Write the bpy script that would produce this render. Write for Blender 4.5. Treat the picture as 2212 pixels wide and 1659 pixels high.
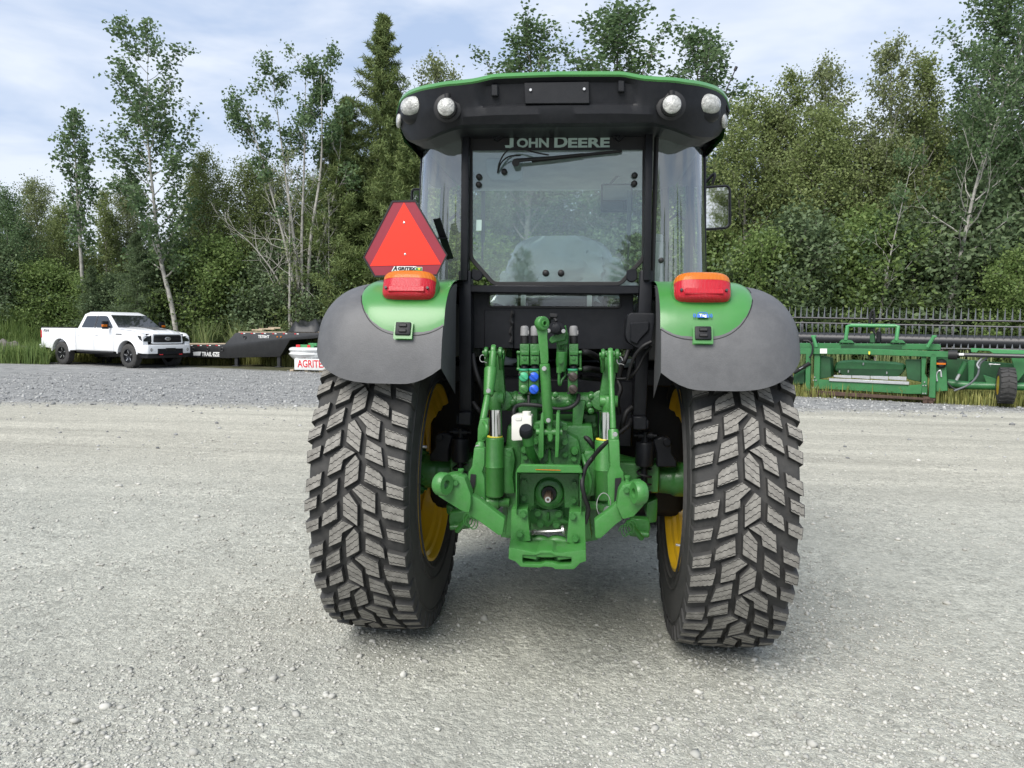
import bpy, bmesh, math, random
import numpy as np
from mathutils import Vector, Matrix

for o in list(bpy.data.objects):
    bpy.data.objects.remove(o, do_unlink=True)
scene = bpy.context.scene
COL = scene.collection
PI = math.pi

# ------------------------------------------------------------------ camera
CAM_LOC = (0.136, -3.80, 1.55)
YAW, PITCH, ROLL = (math.radians(a) for a in (5.43, 4.21, 0.84))   # turned left, tipped down, rolled
LENS = 26.0
cam_data = bpy.data.cameras.new('camera'); cam = bpy.data.objects.new('camera', cam_data)
COL.objects.link(cam)
cam_data.lens = LENS; cam_data.sensor_width = 36.0; cam_data.clip_start = 0.05; cam_data.clip_end = 2000.0
_cy, _sy = math.cos(YAW), math.sin(YAW)
_f = Vector((-_sy*math.cos(PITCH), _cy*math.cos(PITCH), -math.sin(PITCH)))
_r = Vector((_cy, _sy, 0)); _u = _r.cross(_f)
R_ = _r*math.cos(ROLL) + _u*math.sin(ROLL); U_ = _u*math.cos(ROLL) - _r*math.sin(ROLL)
cam.matrix_world = Matrix(((R_.x, U_.x, -_f.x, CAM_LOC[0]), (R_.y, U_.y, -_f.y, CAM_LOC[1]),
                           (R_.z, U_.z, -_f.z, CAM_LOC[2]), (0, 0, 0, 1)))
scene.camera = cam
scene.render.resolution_x, scene.render.resolution_y = 1024, 768

# ------------------------------------------------------------------ world (hazy sky under broken soft cloud) and sun
SUN_EL, SUN_AZ = math.radians(46), math.radians(-155)     # azimuth measured from +Y towards +X
world = bpy.data.worlds.new('World'); scene.world = world; world.use_nodes = True
wn = world.node_tree.nodes; wl = world.node_tree.links; wn.clear()
def W(t, **k):
    n = wn.new(t)
    for a, b in k.items(): setattr(n, a, b)
    return n
sky = W('ShaderNodeTexSky', sky_type='NISHITA', sun_disc=False, sun_elevation=SUN_EL, sun_rotation=SUN_AZ,
        air_density=1.2, dust_density=2.0, ozone_density=1.2)
tc = W('ShaderNodeTexCoord'); mp = W('ShaderNodeMapping'); mp.inputs['Scale'].default_value = (1.0, 1.0, 3.2)
mp.inputs['Location'].default_value = (3.1, 0.35, 0.2)
n1 = W('ShaderNodeTexNoise'); n1.inputs['Scale'].default_value = 2.9; n1.inputs['Detail'].default_value = 5; n1.inputs['Roughness'].default_value = 0.56
n1.inputs['Distortion'].default_value = 0.25
ramp = W('ShaderNodeValToRGB'); ramp.color_ramp.elements[0].position = 0.36; ramp.color_ramp.elements[1].position = 0.60
ramp.color_ramp.elements[0].color = (2.75, 3.45, 4.75, 1); ramp.color_ramp.elements[1].color = (4.75, 5.1, 5.75, 1)
mix = W('ShaderNodeMix', data_type='RGBA'); mix.inputs[0].default_value = 0.88
bg = W('ShaderNodeBackground'); bg.inputs['Strength'].default_value = 0.10
wo = W('ShaderNodeOutputWorld')
wl.new(tc.outputs['Generated'], mp.inputs['Vector']); wl.new(mp.outputs[0], n1.inputs['Vector'])
wl.new(n1.outputs['Fac'], ramp.inputs[0]); wl.new(sky.outputs[0], mix.inputs[6]); wl.new(ramp.outputs[0], mix.inputs[7])
wl.new(mix.outputs[2], bg.inputs[0]); wl.new(bg.outputs[0], wo.inputs[0])
sd = bpy.data.lights.new('sun', 'SUN'); sd.energy = 2.4; sd.angle = math.radians(40); sd.color = (1.0, 0.96, 0.90)
sun = bpy.data.objects.new('sun', sd); COL.objects.link(sun)
_sd = Vector((math.sin(SUN_AZ)*math.cos(SUN_EL), math.cos(SUN_AZ)*math.cos(SUN_EL), math.sin(SUN_EL)))
sun.rotation_euler = _sd.to_track_quat('Z', 'Y').to_euler(); sun.location = _sd*60
vs = scene.view_settings; vs.view_transform = 'Standard'; vs.look = 'None'; vs.exposure = 0.92; vs.gamma = 1.0
vs.use_curve_mapping = False
cy_ = scene.cycles; cy_.max_bounces = 5; cy_.diffuse_bounces = 2; cy_.glossy_bounces = 3; cy_.transmission_bounces = 4; cy_.transparent_max_bounces = 12

# ------------------------------------------------------------------ helpers
FPX = LENS/36.0*2212.0        # photograph measured on a 2212 x 1659 grid
CL = Vector(CAM_LOC)
def ray(x, y): return _f + R_*((x-1106.0)/FPX) - U_*((y-829.5)/FPX)
def at(x, y, Y):              # point of pixel (x, y) on the vertical plane at depth Y
    d = ray(x, y); return CL + d*((Y-CL.y)/d.y)
def gnd(x, y, z=0.0):
    d = ray(x, y); return CL + d*((z-CL.z)/d.z)
def Z1(x, y): return 810+.3662*x, 135+.3662*y       # measuring grids of enlarged views
def Z2(x, y): return 918+.2441*x, 621+.2441*y
def Z3(x, y): return 891+.2685*x, 918+.2685*y
def Z4(x, y): return 648+.1757*x, 583.2+.1757*y
def Z5(x, y): return 1350+.2018*x, 583.2+.2018*y
def Z6(x, y): return 702+.1953*x, 378+.1953*y
def ZT(x, y): return .3296*x, 621+.3296*y
def ZH(x, y): return 1701+.2309*x, 648+.2309*y
def P(zf, x, y, Y): return at(*zf(x, y), Y)

def catmull(pts, n):
    pts = [Vector(p) for p in pts]; out = []
    q = [pts[0]*2-pts[1]] + pts + [pts[-1]*2-pts[-2]]
    for i in range(1, len(q)-2):
        a, b, c, d = q[i-1], q[i], q[i+1], q[i+2]
        for k in range(n):
            t = k/n
            out.append(.5*((2*b)+(c-a)*t+(2*a-5*b+4*c-d)*t*t+(3*b-a-3*c+d)*t**3))
    out.append(pts[-1]); return out

class MB:
    def __init__(s): s.v = []; s.f = []; s.m = []
    def add(s, vs_, fs, mi=0):
        b = len(s.v); s.v += [tuple(p) for p in vs_]
        for f in fs: s.f.append(tuple(i+b for i in f)); s.m.append(mi)
        return s
    def box(s, c, d, R=None, mi=0):
        c = Vector(c); h = [x/2 for x in d]; vs_ = []
        for sx in (-1, 1):
            for sy in (-1, 1):
                for sz in (-1, 1):
                    p = Vector((sx*h[0], sy*h[1], sz*h[2]))
                    if R is not None: p = R @ p
                    vs_.append(c+p)
        return s.add(vs_, [(0,1,3,2),(4,6,7,5),(0,4,5,1),(2,3,7,6),(0,2,6,4),(1,5,7,3)], mi)
    def span(s, a, b, mi=0):      # box between two corners
        a, b = Vector(a), Vector(b); return s.box((a+b)/2, [abs(x) for x in (b-a)], None, mi)
    def bar(s, p0, p1, w, h, up=(0,0,1), mi=0):
        p0, p1 = Vector(p0), Vector(p1); d = (p1-p0); L = d.length; d.normalize()
        up = Vector(up)
        if abs(d.dot(up)) > .98: up = Vector((0,1,0))
        x = d.cross(up).normalized(); z = x.cross(d)
        return s.box((p0+p1)/2, (w, L, h), Matrix((x, d, z)).transposed(), mi)
    def cyl(s, p0, p1, r0, r1=None, n=16, mi=0, caps=True):
        return s.lathe([(0, r0), (1, r0 if r1 is None else r1)], p0, Vector(p1)-Vector(p0), n, mi, caps)
    def lathe(s, prof, o, axis, n=24, mi=0, caps=True):   # prof: (distance along axis vector, radius)
        o, axis = Vector(o), Vector(axis); d = axis.normalized()
        t = Vector((0,0,1)) if abs(d.z) < .9 else Vector((1,0,0))
        x = d.cross(t).normalized(); y = d.cross(x); vs_ = []; fs = []
        for a, r in prof:
            for k in range(n):
                th = 2*PI*k/n; vs_.append(o+axis*a+(x*math.cos(th)+y*math.sin(th))*r)
        for i in range(len(prof)-1):
            for k in range(n):
                fs.append((i*n+k, i*n+(k+1) % n, (i+1)*n+(k+1) % n, (i+1)*n+k))
        if caps:
            if prof[0][1] > 1e-6: fs.append(tuple(range(n)))
            if prof[-1][1] > 1e-6: fs.append(tuple((len(prof)-1)*n+k for k in range(n)))
        return s.add(vs_, fs, mi)
    def tube(s, pts, r, n=8, mi=0, caps=True):
        pts = [Vector(p) for p in pts]; m = len(pts); rr = r if isinstance(r, (list, tuple)) else [r]*m
        vs_ = []; fs = []; x = None
        for i, p in enumerate(pts):
            d = (pts[min(i+1, m-1)]-pts[max(i-1, 0)])
            d = d.normalized() if d.length > 1e-9 else Vector((0,0,1))
            if x is None:
                t = Vector((0,0,1)) if abs(d.z) < .9 else Vector((1,0,0)); x = d.cross(t).normalized()
            else:
                x = (x-d*x.dot(d)).normalized()
            y = d.cross(x)
            for k in range(n):
                th = 2*PI*k/n; vs_.append(p+(x*math.cos(th)+y*math.sin(th))*rr[i])
        for i in range(m-1):
            for k in range(n): fs.append((i*n+k, i*n+(k+1) % n, (i+1)*n+(k+1) % n, (i+1)*n+k))
        if caps: fs += [tuple(range(n)), tuple((m-1)*n+k for k in range(n))]
        return s.add(vs_, fs, mi)
    def prism(s, poly, vec, mi=0):
        n = len(poly); vec = Vector(vec); poly = [Vector(p) for p in poly]
        fs = [tuple(range(n)), tuple(range(2*n-1, n-1, -1))]+[(i, (i+1) % n, n+(i+1) % n, n+i) for i in range(n)]
        return s.add(poly+[p+vec for p in poly], fs, mi)
    def frame(s, outer, inner, vec, mi=0):                # ring prism: outer and inner have as many points
        n = len(outer); vec = Vector(vec); o = [Vector(p) for p in outer]; i_ = [Vector(p) for p in inner]
        vs_ = o+i_+[p+vec for p in o]+[p+vec for p in i_]; fs = []
        for k in range(n):
            j = (k+1) % n
            fs += [(k, j, n+j, n+k), (2*n+k, 3*n+k, 3*n+j, 2*n+j), (k, 2*n+k, 2*n+j, j), (n+k, n+j, 3*n+j, 3*n+k)]
        return s.add(vs_, fs, mi)
    def grid(s, G, mi=0, flip=False):
        a, b = len(G), len(G[0]); vs_ = [p for row in G for p in row]; fs = []
        for i in range(a-1):
            for j in range(b-1):
                fs.append((i*b+j, i*b+j+1, (i+1)*b+j+1, (i+1)*b+j))
        return s.add(vs_, fs, mi)
    def bolt(s, c, r, h=.012, n=6, d=(0,-1,0), mi=0):
        c = Vector(c); d = Vector(d)
        s.cyl(c, c+d*h*.3, r*1.25, n=12, mi=mi); return s.cyl(c+d*h*.3, c+d*h, r, n=n, mi=mi)
    def mirror(s):
        b = MB(); b.v = [(-x, y, z) for x, y, z in s.v]; b.f = [tuple(reversed(f)) for f in s.f]; b.m = list(s.m); return b
    def build(s, name, mats, parent=None, bevel=0, seg=1, smooth=38, fix=True, loc=None):
        me = bpy.data.meshes.new(name)
        bm = bmesh.new(); vv = [bm.verts.new(p) for p in s.v]
        for f, mi in zip(s.f, s.m):
            try:
                q = bm.faces.new([vv[i] for i in f]); q.material_index = mi
            except ValueError: pass
        if fix: bmesh.ops.recalc_face_normals(bm, faces=bm.faces)
        if bevel:
            es = [e for e in bm.edges if len(e.link_faces) == 2 and e.calc_face_angle(0) > math.radians(32)]
            if es: bmesh.ops.bevel(bm, geom=es, offset=bevel, segments=seg, profile=.6, affect='EDGES', clamp_overlap=True)
        bm.to_mesh(me); bm.free()
        if smooth:
            me.polygons.foreach_set('use_smooth', [True]*len(me.polygons)); me.set_sharp_from_angle(angle=math.radians(smooth))
        for m in (mats if isinstance(mats, (list, tuple)) else [mats]): me.materials.append(m)
        return link(name, me, parent, loc)

def link(name, me, parent=None, loc=None):
    o = bpy.data.objects.new(name, me); COL.objects.link(o)
    if parent is not None: o.parent = parent
    if loc is not None: o.location = loc
    return o
def thing(name, label, cat, loc=(0,0,0), rz=0.0, group=None):
    o = link(name, None); o.location = loc; o.rotation_euler = (0,0,rz); o.empty_display_size = .2
    return tag(o, label, cat, group)
def tag(o, label=None, cat=None, group=None, kind=None):
    if label: o['label'] = label
    if cat: o['category'] = cat
    if group: o['group'] = group
    if kind: o['kind'] = kind
    return o
def twin(o, name=None):                    # mirrored copy in x of a tractor part, geometry included
    me = o.data.copy(); n = len(me.vertices); co = np.empty(n*3, np.float32); me.vertices.foreach_get('co', co)
    co[0::3] *= -1; me.vertices.foreach_set('co', co); me.flip_normals(); me.update()
    return link(name or o.name.split('.')[0], me, o.parent)

# ------------------------------------------------------------------ materials
def mat(name, col, rough=.5, metal=0, coat=0, spec=.5, dust=0, dustcol=(.36,.35,.32), var=.12, scale=9, bump=0, bscale=60, **kw):
    m = bpy.data.materials.new(name); m.use_nodes = True; nt = m.node_tree; N = nt.nodes; L = nt.links
    b = N['Principled BSDF']; b.inputs['Roughness'].default_value = rough; b.inputs['Metallic'].default_value = metal
    b.inputs['Coat Weight'].default_value = coat; b.inputs['Coat Roughness'].default_value = .16
    b.inputs['Specular IOR Level'].default_value = spec
    for k, v in kw.items(): b.inputs[k].default_value = v
    t = N.new('ShaderNodeTexCoord'); no = N.new('ShaderNodeTexNoise'); no.inputs['Scale'].default_value = scale
    no.inputs['Detail'].default_value = 6; no.inputs['Roughness'].default_value = .65
    L.new(t.outputs['Object'], no.inputs['Vector'])
    r = N.new('ShaderNodeValToRGB'); r.color_ramp.elements[0].position = .3; r.color_ramp.elements[1].position = .7
    r.color_ramp.elements[0].color = tuple(c*(1-var) for c in col)+(1,); r.color_ramp.elements[1].color = tuple(min(1, c*(1+var)) for c in col)+(1,)
    L.new(no.outputs['Fac'], r.inputs[0]); out = r.outputs[0]
    if dust:
        d = N.new('ShaderNodeTexNoise'); d.inputs['Scale'].default_value = scale*2.3; d.inputs['Detail'].default_value = 8; d.inputs['Roughness'].default_value = .75
        L.new(t.outputs['Object'], d.inputs['Vector'])
        mr = N.new('ShaderNodeMapRange'); mr.inputs[1].default_value = .42; mr.inputs[2].default_value = .78; mr.inputs[3].default_value = dust*.25; mr.inputs[4].default_value = dust
        L.new(d.outputs['Fac'], mr.inputs[0])
        mx = N.new('ShaderNodeMix'); mx.data_type = 'RGBA'; L.new(mr.outputs[0], mx.inputs[0]); L.new(out, mx.inputs[6]); mx.inputs[7].default_value = dustcol+(1,)
        out = mx.outputs[2]
        rr = N.new('ShaderNodeMath'); rr.operation = 'MULTIPLY_ADD'; rr.inputs[1].default_value = .5; rr.inputs[2].default_value = rough
        L.new(mr.outputs[0], rr.inputs[0]); L.new(rr.outputs[0], b.inputs['Roughness'])
    L.new(out, b.inputs['Base Color'])
    if bump:
        bn = N.new('ShaderNodeTexNoise'); bn.inputs['Scale'].default_value = bscale; bn.inputs['Detail'].default_value = 4
        L.new(t.outputs['Object'], bn.inputs['Vector'])
        bu = N.new('ShaderNodeBump'); bu.inputs['Strength'].default_value = bump; bu.inputs['Distance'].default_value = .01
        L.new(bn.outputs['Fac'], bu.inputs['Height']); L.new(bu.outputs[0], b.inputs['Normal'])
    return m
def glass(name, tint, refl=.06, rough=.0, haze=0.0, hazecol=(.6,.68,.7)):
    m = bpy.data.materials.new(name); m.use_nodes = True; N = m.node_tree.nodes; L = m.node_tree.links; N.clear()
    t = N.new('ShaderNodeBsdfTransparent'); t.inputs[0].default_value = tint+(1,)
    g = N.new('ShaderNodeBsdfGlossy'); g.inputs['Roughness'].default_value = rough; g.inputs['Color'].default_value = (1,1,1,1)
    fr = N.new('ShaderNodeFresnel'); fr.inputs[0].default_value = 1.5
    ad = N.new('ShaderNodeMath'); ad.operation = 'MULTIPLY_ADD'; ad.inputs[1].default_value = 1.6; ad.inputs[2].default_value = refl; ad.use_clamp = True
    mx = N.new('ShaderNodeMixShader'); o = N.new('ShaderNodeOutputMaterial')
    L.new(fr.outputs[0], ad.inputs[0]); L.new(ad.outputs[0], mx.inputs[0])
    last = t.outputs[0]
    if haze:
        d = N.new('ShaderNodeBsdfDiffuse'); d.inputs[0].default_value = hazecol+(1,); m2 = N.new('ShaderNodeMixShader'); m2.inputs[0].default_value = haze
        L.new(t.outputs[0], m2.inputs[1]); L.new(d.outputs[0], m2.inputs[2]); last = m2.outputs[0]
    L.new(last, mx.inputs[1]); L.new(g.outputs[0], mx.inputs[2]); L.new(mx.outputs[0], o.inputs[0])
    return m

def lens_mat(name, col):              # ribbed moulded plastic under a clear skin
    m = mat(name, col, .24, coat=.25, spec=.35, var=.12, scale=25); N = m.node_tree.nodes; L = m.node_tree.links; b = N['Principled BSDF']
    t = N.new('ShaderNodeTexCoord'); w1 = N.new('ShaderNodeTexWave'); w1.bands_direction = 'X'; w1.inputs['Scale'].default_value = 55; w2 = N.new('ShaderNodeTexWave'); w2.bands_direction = 'Z'; w2.inputs['Scale'].default_value = 70
    ad = N.new('ShaderNodeMath'); ad.operation = 'MULTIPLY'; bu = N.new('ShaderNodeBump'); bu.inputs['Strength'].default_value = .7; bu.inputs['Distance'].default_value = .004
    for w in (w1, w2): L.new(t.outputs['Object'], w.inputs['Vector'])
    L.new(w1.outputs['Fac'], ad.inputs[0]); L.new(w2.outputs['Fac'], ad.inputs[1]); L.new(ad.outputs[0], bu.inputs['Height']); L.new(bu.outputs[0], b.inputs['Normal'])
    mx = N.new('ShaderNodeMix'); mx.data_type = 'RGBA'; mx.inputs[6].default_value = tuple(c*.55 for c in col)+(1,); mx.inputs[7].default_value = tuple(min(1, c*1.25) for c in col)+(1,)
    L.new(ad.outputs[0], mx.inputs[0]); L.new(mx.outputs[2], b.inputs['Base Color']); return m
M = dict(
 green=mat('green_paint', (.044,.212,.040), .34, coat=.22, var=.06, scale=5, dust=.06),
 arm=mat('green_arm_paint', (.032,.182,.027), .42, coat=.12, var=.12, scale=16, dust=.10, bump=.12, bscale=120),
 shaded_cast=mat('green_casting_shaded', (.023,.142,.021), .42, coat=.25, var=.14, scale=14, dust=.05, bump=.25, bscale=90),  # same green, darkened in colour for the shade around the gearbox
 hgreen=mat('green_implement', (.020,.150,.040), .45, coat=.2, var=.2, scale=3, dust=.08),
 hgreen2=mat('green_implement_pale', (.060,.260,.090), .4, coat=.3, var=.12, scale=3),
 hdark=mat('dark_green_steel', (.012,.07,.022), .5, var=.35, scale=2.5),
 frame=mat('black_frame_paint', (.007,.008,.011), .40, spec=.25, var=.2, scale=12, dust=.02),
 plastic=mat('black_plastic', (.008,.009,.012), .45, spec=.22, var=.15, scale=10, dust=.025, bump=.08, bscale=220),
 trim=mat('black_rubber_trim', (.008,.008,.009), .6, var=.2),
 fender=mat('grey_fender_plastic', (.078,.079,.083), .5, var=.12, scale=8, dust=.17, dustcol=(.30,.30,.30), bump=.12, bscale=180),
 yellow=mat('yellow_rim_paint', (.72,.44,.012), .38, coat=.3, var=.06, scale=4, dust=.12, dustcol=(.35,.28,.12)),
 rubber=mat('tyre_rubber', (.024,.024,.024), .75, var=.3, scale=8, dust=.34, dustcol=(.15,.145,.135)),
 chrome=mat('chrome_rod', (.75,.76,.78), .08, metal=1, var=.03),
 steel=mat('zinc_steel', (.52,.52,.52), .35, metal=.8, var=.15),
 white=mat('white_plastic', (.72,.71,.66), .5, var=.06, dust=.08, scale=14),
 cap_green=mat('green_cap', (.05,.36,.18), .45), cap_blue=mat('blue_cap', (.012,.085,.55), .4), cap_brown=mat('brown_cap', (.045,.032,.026), .5),
 greycap=mat('grey_solenoid', (.22,.22,.22), .55, var=.2, scale=30),
 red_lens=lens_mat('red_lens', (.72,.010,.030)),
 amber_lens=lens_mat('amber_lens', (.88,.22,.008)),
 lens=mat('clear_lamp_lens', (.42,.42,.40), .12, coat=.5, var=.5, scale=45, bump=.6, bscale=120),
 smv=mat('orange_fluorescent', (.82,.026,.007), .55, var=.02), smv_red=mat('dark_red_reflective', (.26,.022,.040), .42, var=.06),
 decal_white=mat('white_print', (.80,.80,.78), .5, var=.02), decal_grey=mat('pale_green_print', (.42,.56,.52), .5, var=.03),
 decal_blue=mat('blue_print', (.03,.13,.62), .5, var=.03), decal_black=mat('black_print', (.01,.01,.012), .5, var=.02),
 decal_yel=mat('yellow_print', (.75,.65,.06), .5, var=.03), decal_green=mat('green_print', (.04,.22,.06), .5), decal_red=mat('red_paint', (.62,.02,.03), .6),
 headliner=mat('cab_headliner', (.42,.43,.44), .9), cabgrey=mat('cab_interior', (.10,.105,.11), .7),
 seat=mat('seat_fabric', (.016,.017,.018), .9),
 mirror=mat('mirror_glass', (.85,.87,.88), .02, metal=1, var=0),
 glass_corner=glass('corner_glass', (.84,.92,.90), .10, haze=.10, hazecol=(.62,.72,.72)), glass=glass('cab_glass', (.84,.92,.90), .03, haze=.045, hazecol=(.55,.66,.66)), glass_side=glass('side_glass', (.90,.95,.94), .0),  # pale haze colour stands in for sky reflected by corner and rear glass
 film=glass('plastic_film', (.92,.95,.95), .06, .06, haze=.5, hazecol=(.92,.97,.97)),
 truckwhite=mat('white_car_paint', (.78,.79,.80), .25, coat=.9, var=.02), carglass=mat('dark_car_glass', (.012,.014,.016), .05, spec=.9, coat=.5),
 gloss_black=mat('gloss_black', (.012,.012,.014), .28, coat=.4), trailer=mat('black_trailer_paint', (.013,.014,.016), .35, coat=.3, var=.3, dust=.06, scale=3),
 wood=mat('deck_wood', (.42,.34,.24), .85, var=.35, scale=6), rust=mat('rusty_steel', (.075,.045,.032), .8, var=.4, scale=8),
 tarp=mat('black_tarp', (.016,.017,.018), .5, var=.3), wrap=mat('white_wrap', (.74,.75,.74), .3, coat=.4, var=.12, scale=7),
 galv=mat('galvanised', (.55,.56,.57), .3, metal=.5, var=.1), reel=mat('reel_black', (.022,.023,.026), .4, var=.2), tine=mat('grey_tine', (.12,.13,.14), .5),
 bark_white=mat('pale_bark', (.31,.30,.27), .9, var=.45, scale=7, bump=.5, bscale=12), bark_grey=mat('grey_bark', (.20,.19,.165), .9, var=.35, scale=6, bump=.5, bscale=14),
 bark_dark=mat('dark_bark', (.055,.048,.040), .9, var=.4, scale=8),
)
# ------------------------------------------------------------------ mesh from arrays (leaves, blades, stones)
def array_mesh(name, V, Fc, mats, tint=None, smooth=False):
    me = bpy.data.meshes.new(name); k = Fc.shape[1]; nf = len(Fc)
    me.vertices.add(len(V)); me.vertices.foreach_set('co', V.astype(np.float32).ravel())
    me.loops.add(nf*k); me.loops.foreach_set('vertex_index', Fc.astype(np.int32).ravel())
    me.polygons.add(nf); me.polygons.foreach_set('loop_start', np.arange(0, nf*k, k, dtype=np.int32))
    if smooth: me.polygons.foreach_set('use_smooth', np.ones(nf, bool))
    for m in mats: me.materials.append(m)
    me.update(calc_edges=True)
    if tint is not None:
        a = me.attributes.new('tint', 'FLOAT', 'FACE'); a.data.foreach_set('value', tint.astype(np.float32))
    return me
def tint_mat(name, c0, c1, rough=.6, trans=.42, spec=.3):
    if trans: c0, c1 = ((c[0]*1.12, c[1]*1.03, c[2]*1.05) for c in (c0, c1))       # dull late-summer green
    m = bpy.data.materials.new(name); m.use_nodes = True; N = m.node_tree.nodes; L = m.node_tree.links; N.clear()
    a = N.new('ShaderNodeAttribute'); a.attribute_name = 'tint'
    r = N.new('ShaderNodeMix'); r.data_type = 'RGBA'; r.inputs[6].default_value = c0+(1,); r.inputs[7].default_value = c1+(1,)
    p = N.new('ShaderNodeBsdfPrincipled'); p.inputs['Roughness'].default_value = rough; p.inputs['Specular IOR Level'].default_value = spec
    o = N.new('ShaderNodeOutputMaterial'); L.new(a.outputs['Fac'], r.inputs[0]); L.new(r.outputs[2], p.inputs['Base Color'])
    if trans:
        t = N.new('ShaderNodeBsdfTranslucent'); mx = N.new('ShaderNodeMixShader'); mx.inputs[0].default_value = trans
        L.new(r.outputs[2], t.inputs[0]); L.new(p.outputs[0], mx.inputs[1]); L.new(t.outputs[0], mx.inputs[2]); L.new(mx.outputs[0], o.inputs[0])
    else: L.new(p.outputs[0], o.inputs[0])
    return m
LEAF = dict(
 poplar=tint_mat('poplar_leaf', (0.060,0.120,0.052), (0.158,0.249,0.109)),
 aspen=tint_mat('aspen_leaf', (0.113,0.173,0.060), (0.280,0.355,0.136)),
 birch=tint_mat('birch_leaf', (0.120,0.166,0.072), (0.271,0.333,0.158)),
 larch=tint_mat('larch_needle', (0.076,0.136,0.042), (0.196,0.257,0.087), trans=.25),
 spruce=tint_mat('spruce_needle', (0.057,0.104,0.050), (0.147,0.212,0.097), trans=.25),
 shrub=tint_mat('shrub_leaf', (0.083,0.158,0.045), (0.227,0.325,0.103)),
 dry=tint_mat('dry_leaf', (0.529,0.333,0.166), (0.755,0.544,0.302)),
 grass=tint_mat('grass_blade', (0.151,0.211,0.060), (0.453,0.468,0.166)), reed=tint_mat('reed_leaf', (0.106,0.182,0.068), (0.302,0.378,0.166)))

# ------------------------------------------------------------------ ground
def ground_material():
    # pale packed stone near, worn beige wheel tracks across the middle, darker coarse gravel behind
    m = bpy.data.materials.new('crushed_stone_yard'); m.use_nodes = True; N = m.node_tree.nodes; L = m.node_tree.links
    b = N['Principled BSDF']; b.inputs['Roughness'].default_value = .92; b.inputs['Specular IOR Level'].default_value = .2
    g = N.new('ShaderNodeNewGeometry'); sep = N.new('ShaderNodeSeparateXYZ'); L.new(g.outputs['Position'], sep.inputs[0])
    def noise(scale, det=5, vec=None, rough=.6):
        n = N.new('ShaderNodeTexNoise'); n.inputs['Scale'].default_value = scale; n.inputs['Detail'].default_value = det; n.inputs['Roughness'].default_value = rough
        L.new(vec or g.outputs['Position'], n.inputs['Vector']); return n.outputs['Fac']
    def mth(op, a, b_=None, c=None):
        n = N.new('ShaderNodeMath'); n.operation = op
        for i, x in enumerate((a, b_, c)):
            if x is None: continue
            if hasattr(x, 'links'): L.new(x, n.inputs[i])
            else: n.inputs[i].default_value = x
        return n.outputs[0]
    def sstep(x, a, b_, lo=0., hi=1.):
        n = N.new('ShaderNodeMapRange'); n.interpolation_type = 'SMOOTHSTEP'; L.new(x, n.inputs[0])
        for i, v in enumerate((a, b_, lo, hi)): n.inputs[i+1].default_value = v
        return n.outputs[0]
    def mixc(f, a, b_, blend='MIX'):
        n = N.new('ShaderNodeMix'); n.data_type = 'RGBA'; n.blend_type = blend
        if hasattr(f, 'links'): L.new(f, n.inputs[0])
        else: n.inputs[0].default_value = f
        for i, x in ((6, a), (7, b_)):
            if hasattr(x, 'links'): L.new(x, n.inputs[i])
            else: n.inputs[i].default_value = x+(1,)
        return n.outputs[2]
    big = noise(.55, 6); mid = noise(2.2, 6)
    mp = N.new('ShaderNodeMapping'); mp.inputs['Scale'].default_value = (.13, 1.5, 1); mp.inputs['Rotation'].default_value = (0, 0, math.radians(3))
    L.new(g.outputs['Position'], mp.inputs['Vector']); streak = noise(1.0, 7, mp.outputs[0], .62)
    near = mixc(sstep(big, .30, .70), (.392,.394,.345), (.460,.460,.402))
    tan = mixc(sstep(streak, .32, .68), (.36,.347,.292), (.50,.482,.405))
    ywob = mth('MULTIPLY_ADD', mid, 1.6, sep.outputs[1])
    c = mixc(sstep(ywob, 1.6, 6.5), near, tan)
    edge = mth('MULTIPLY_ADD', sep.outputs[0], -.15, mth('MULTIPLY_ADD', mid, 1.8, sep.outputs[1]))
    dark = mixc(sstep(mid, .3, .7), (.21,.213,.21), (.33,.33,.32))
    c = mixc(sstep(edge, 11.2, 12.6), c, dark)
    soil = mixc(sstep(mid, .35, .65), (.05,.055,.028), (.10,.095,.05))
    c = mixc(sstep(mth('MULTIPLY_ADD', sep.outputs[0], .30, mth('MULTIPLY_ADD', mid, 2.0, sep.outputs[1])), 18.4, 19.4), c, soil)
    def vor(scale):
        v = N.new('ShaderNodeTexVoronoi'); v.inputs['Scale'].default_value = scale; v.inputs['Randomness'].default_value = 1; L.new(g.outputs['Position'], v.inputs['Vector'])
        bw = N.new('ShaderNodeSeparateColor'); L.new(v.outputs['Color'], bw.inputs[0]); return v.outputs['Distance'], bw.outputs[0]
    d1, r1 = vor(38); d2, r2 = vor(95); d3, r3 = vor(15)
    patch = sstep(noise(1.3, 4), .38, .62)
    k = mth('ADD', mth('MULTIPLY', r1, .38), mth('MULTIPLY', r2, .42))
    k = mth('MULTIPLY_ADD', r3, .16, k); k = mth('MULTIPLY_ADD', mth('SUBTRACT', noise(9, 6, None, .8), .5), .55, k)
    k = mth('MULTIPLY_ADD', mth('SUBTRACT', k, .48), mth('MULTIPLY_ADD', patch, .45, .62), 1.0)
    gr = N.new('ShaderNodeCombineColor')
    for i in range(3): L.new(k, gr.inputs[i])
    c = mixc(1.0, c, gr.outputs[0], 'MULTIPLY')
    L.new(c, b.inputs['Base Color'])
    h = mth('ADD', mth('MULTIPLY', mth('SUBTRACT', .6, d1), mth('MULTIPLY', r1, .016)), mth('MULTIPLY', mth('SUBTRACT', .6, d2), mth('MULTIPLY', r2, .009)))
    h = mth('MULTIPLY_ADD', mid, .035, h); h = mth('MULTIPLY_ADD', streak, .012, h); h = mth('MULTIPLY_ADD', noise(30, 5, None, .75), .02, h)
    h = mth('MULTIPLY_ADD', noise(190, 3), .004, h)
    bu = N.new('ShaderNodeBump'); bu.inputs['Strength'].default_value = .9; bu.inputs['Distance'].default_value = 1.0
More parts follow.
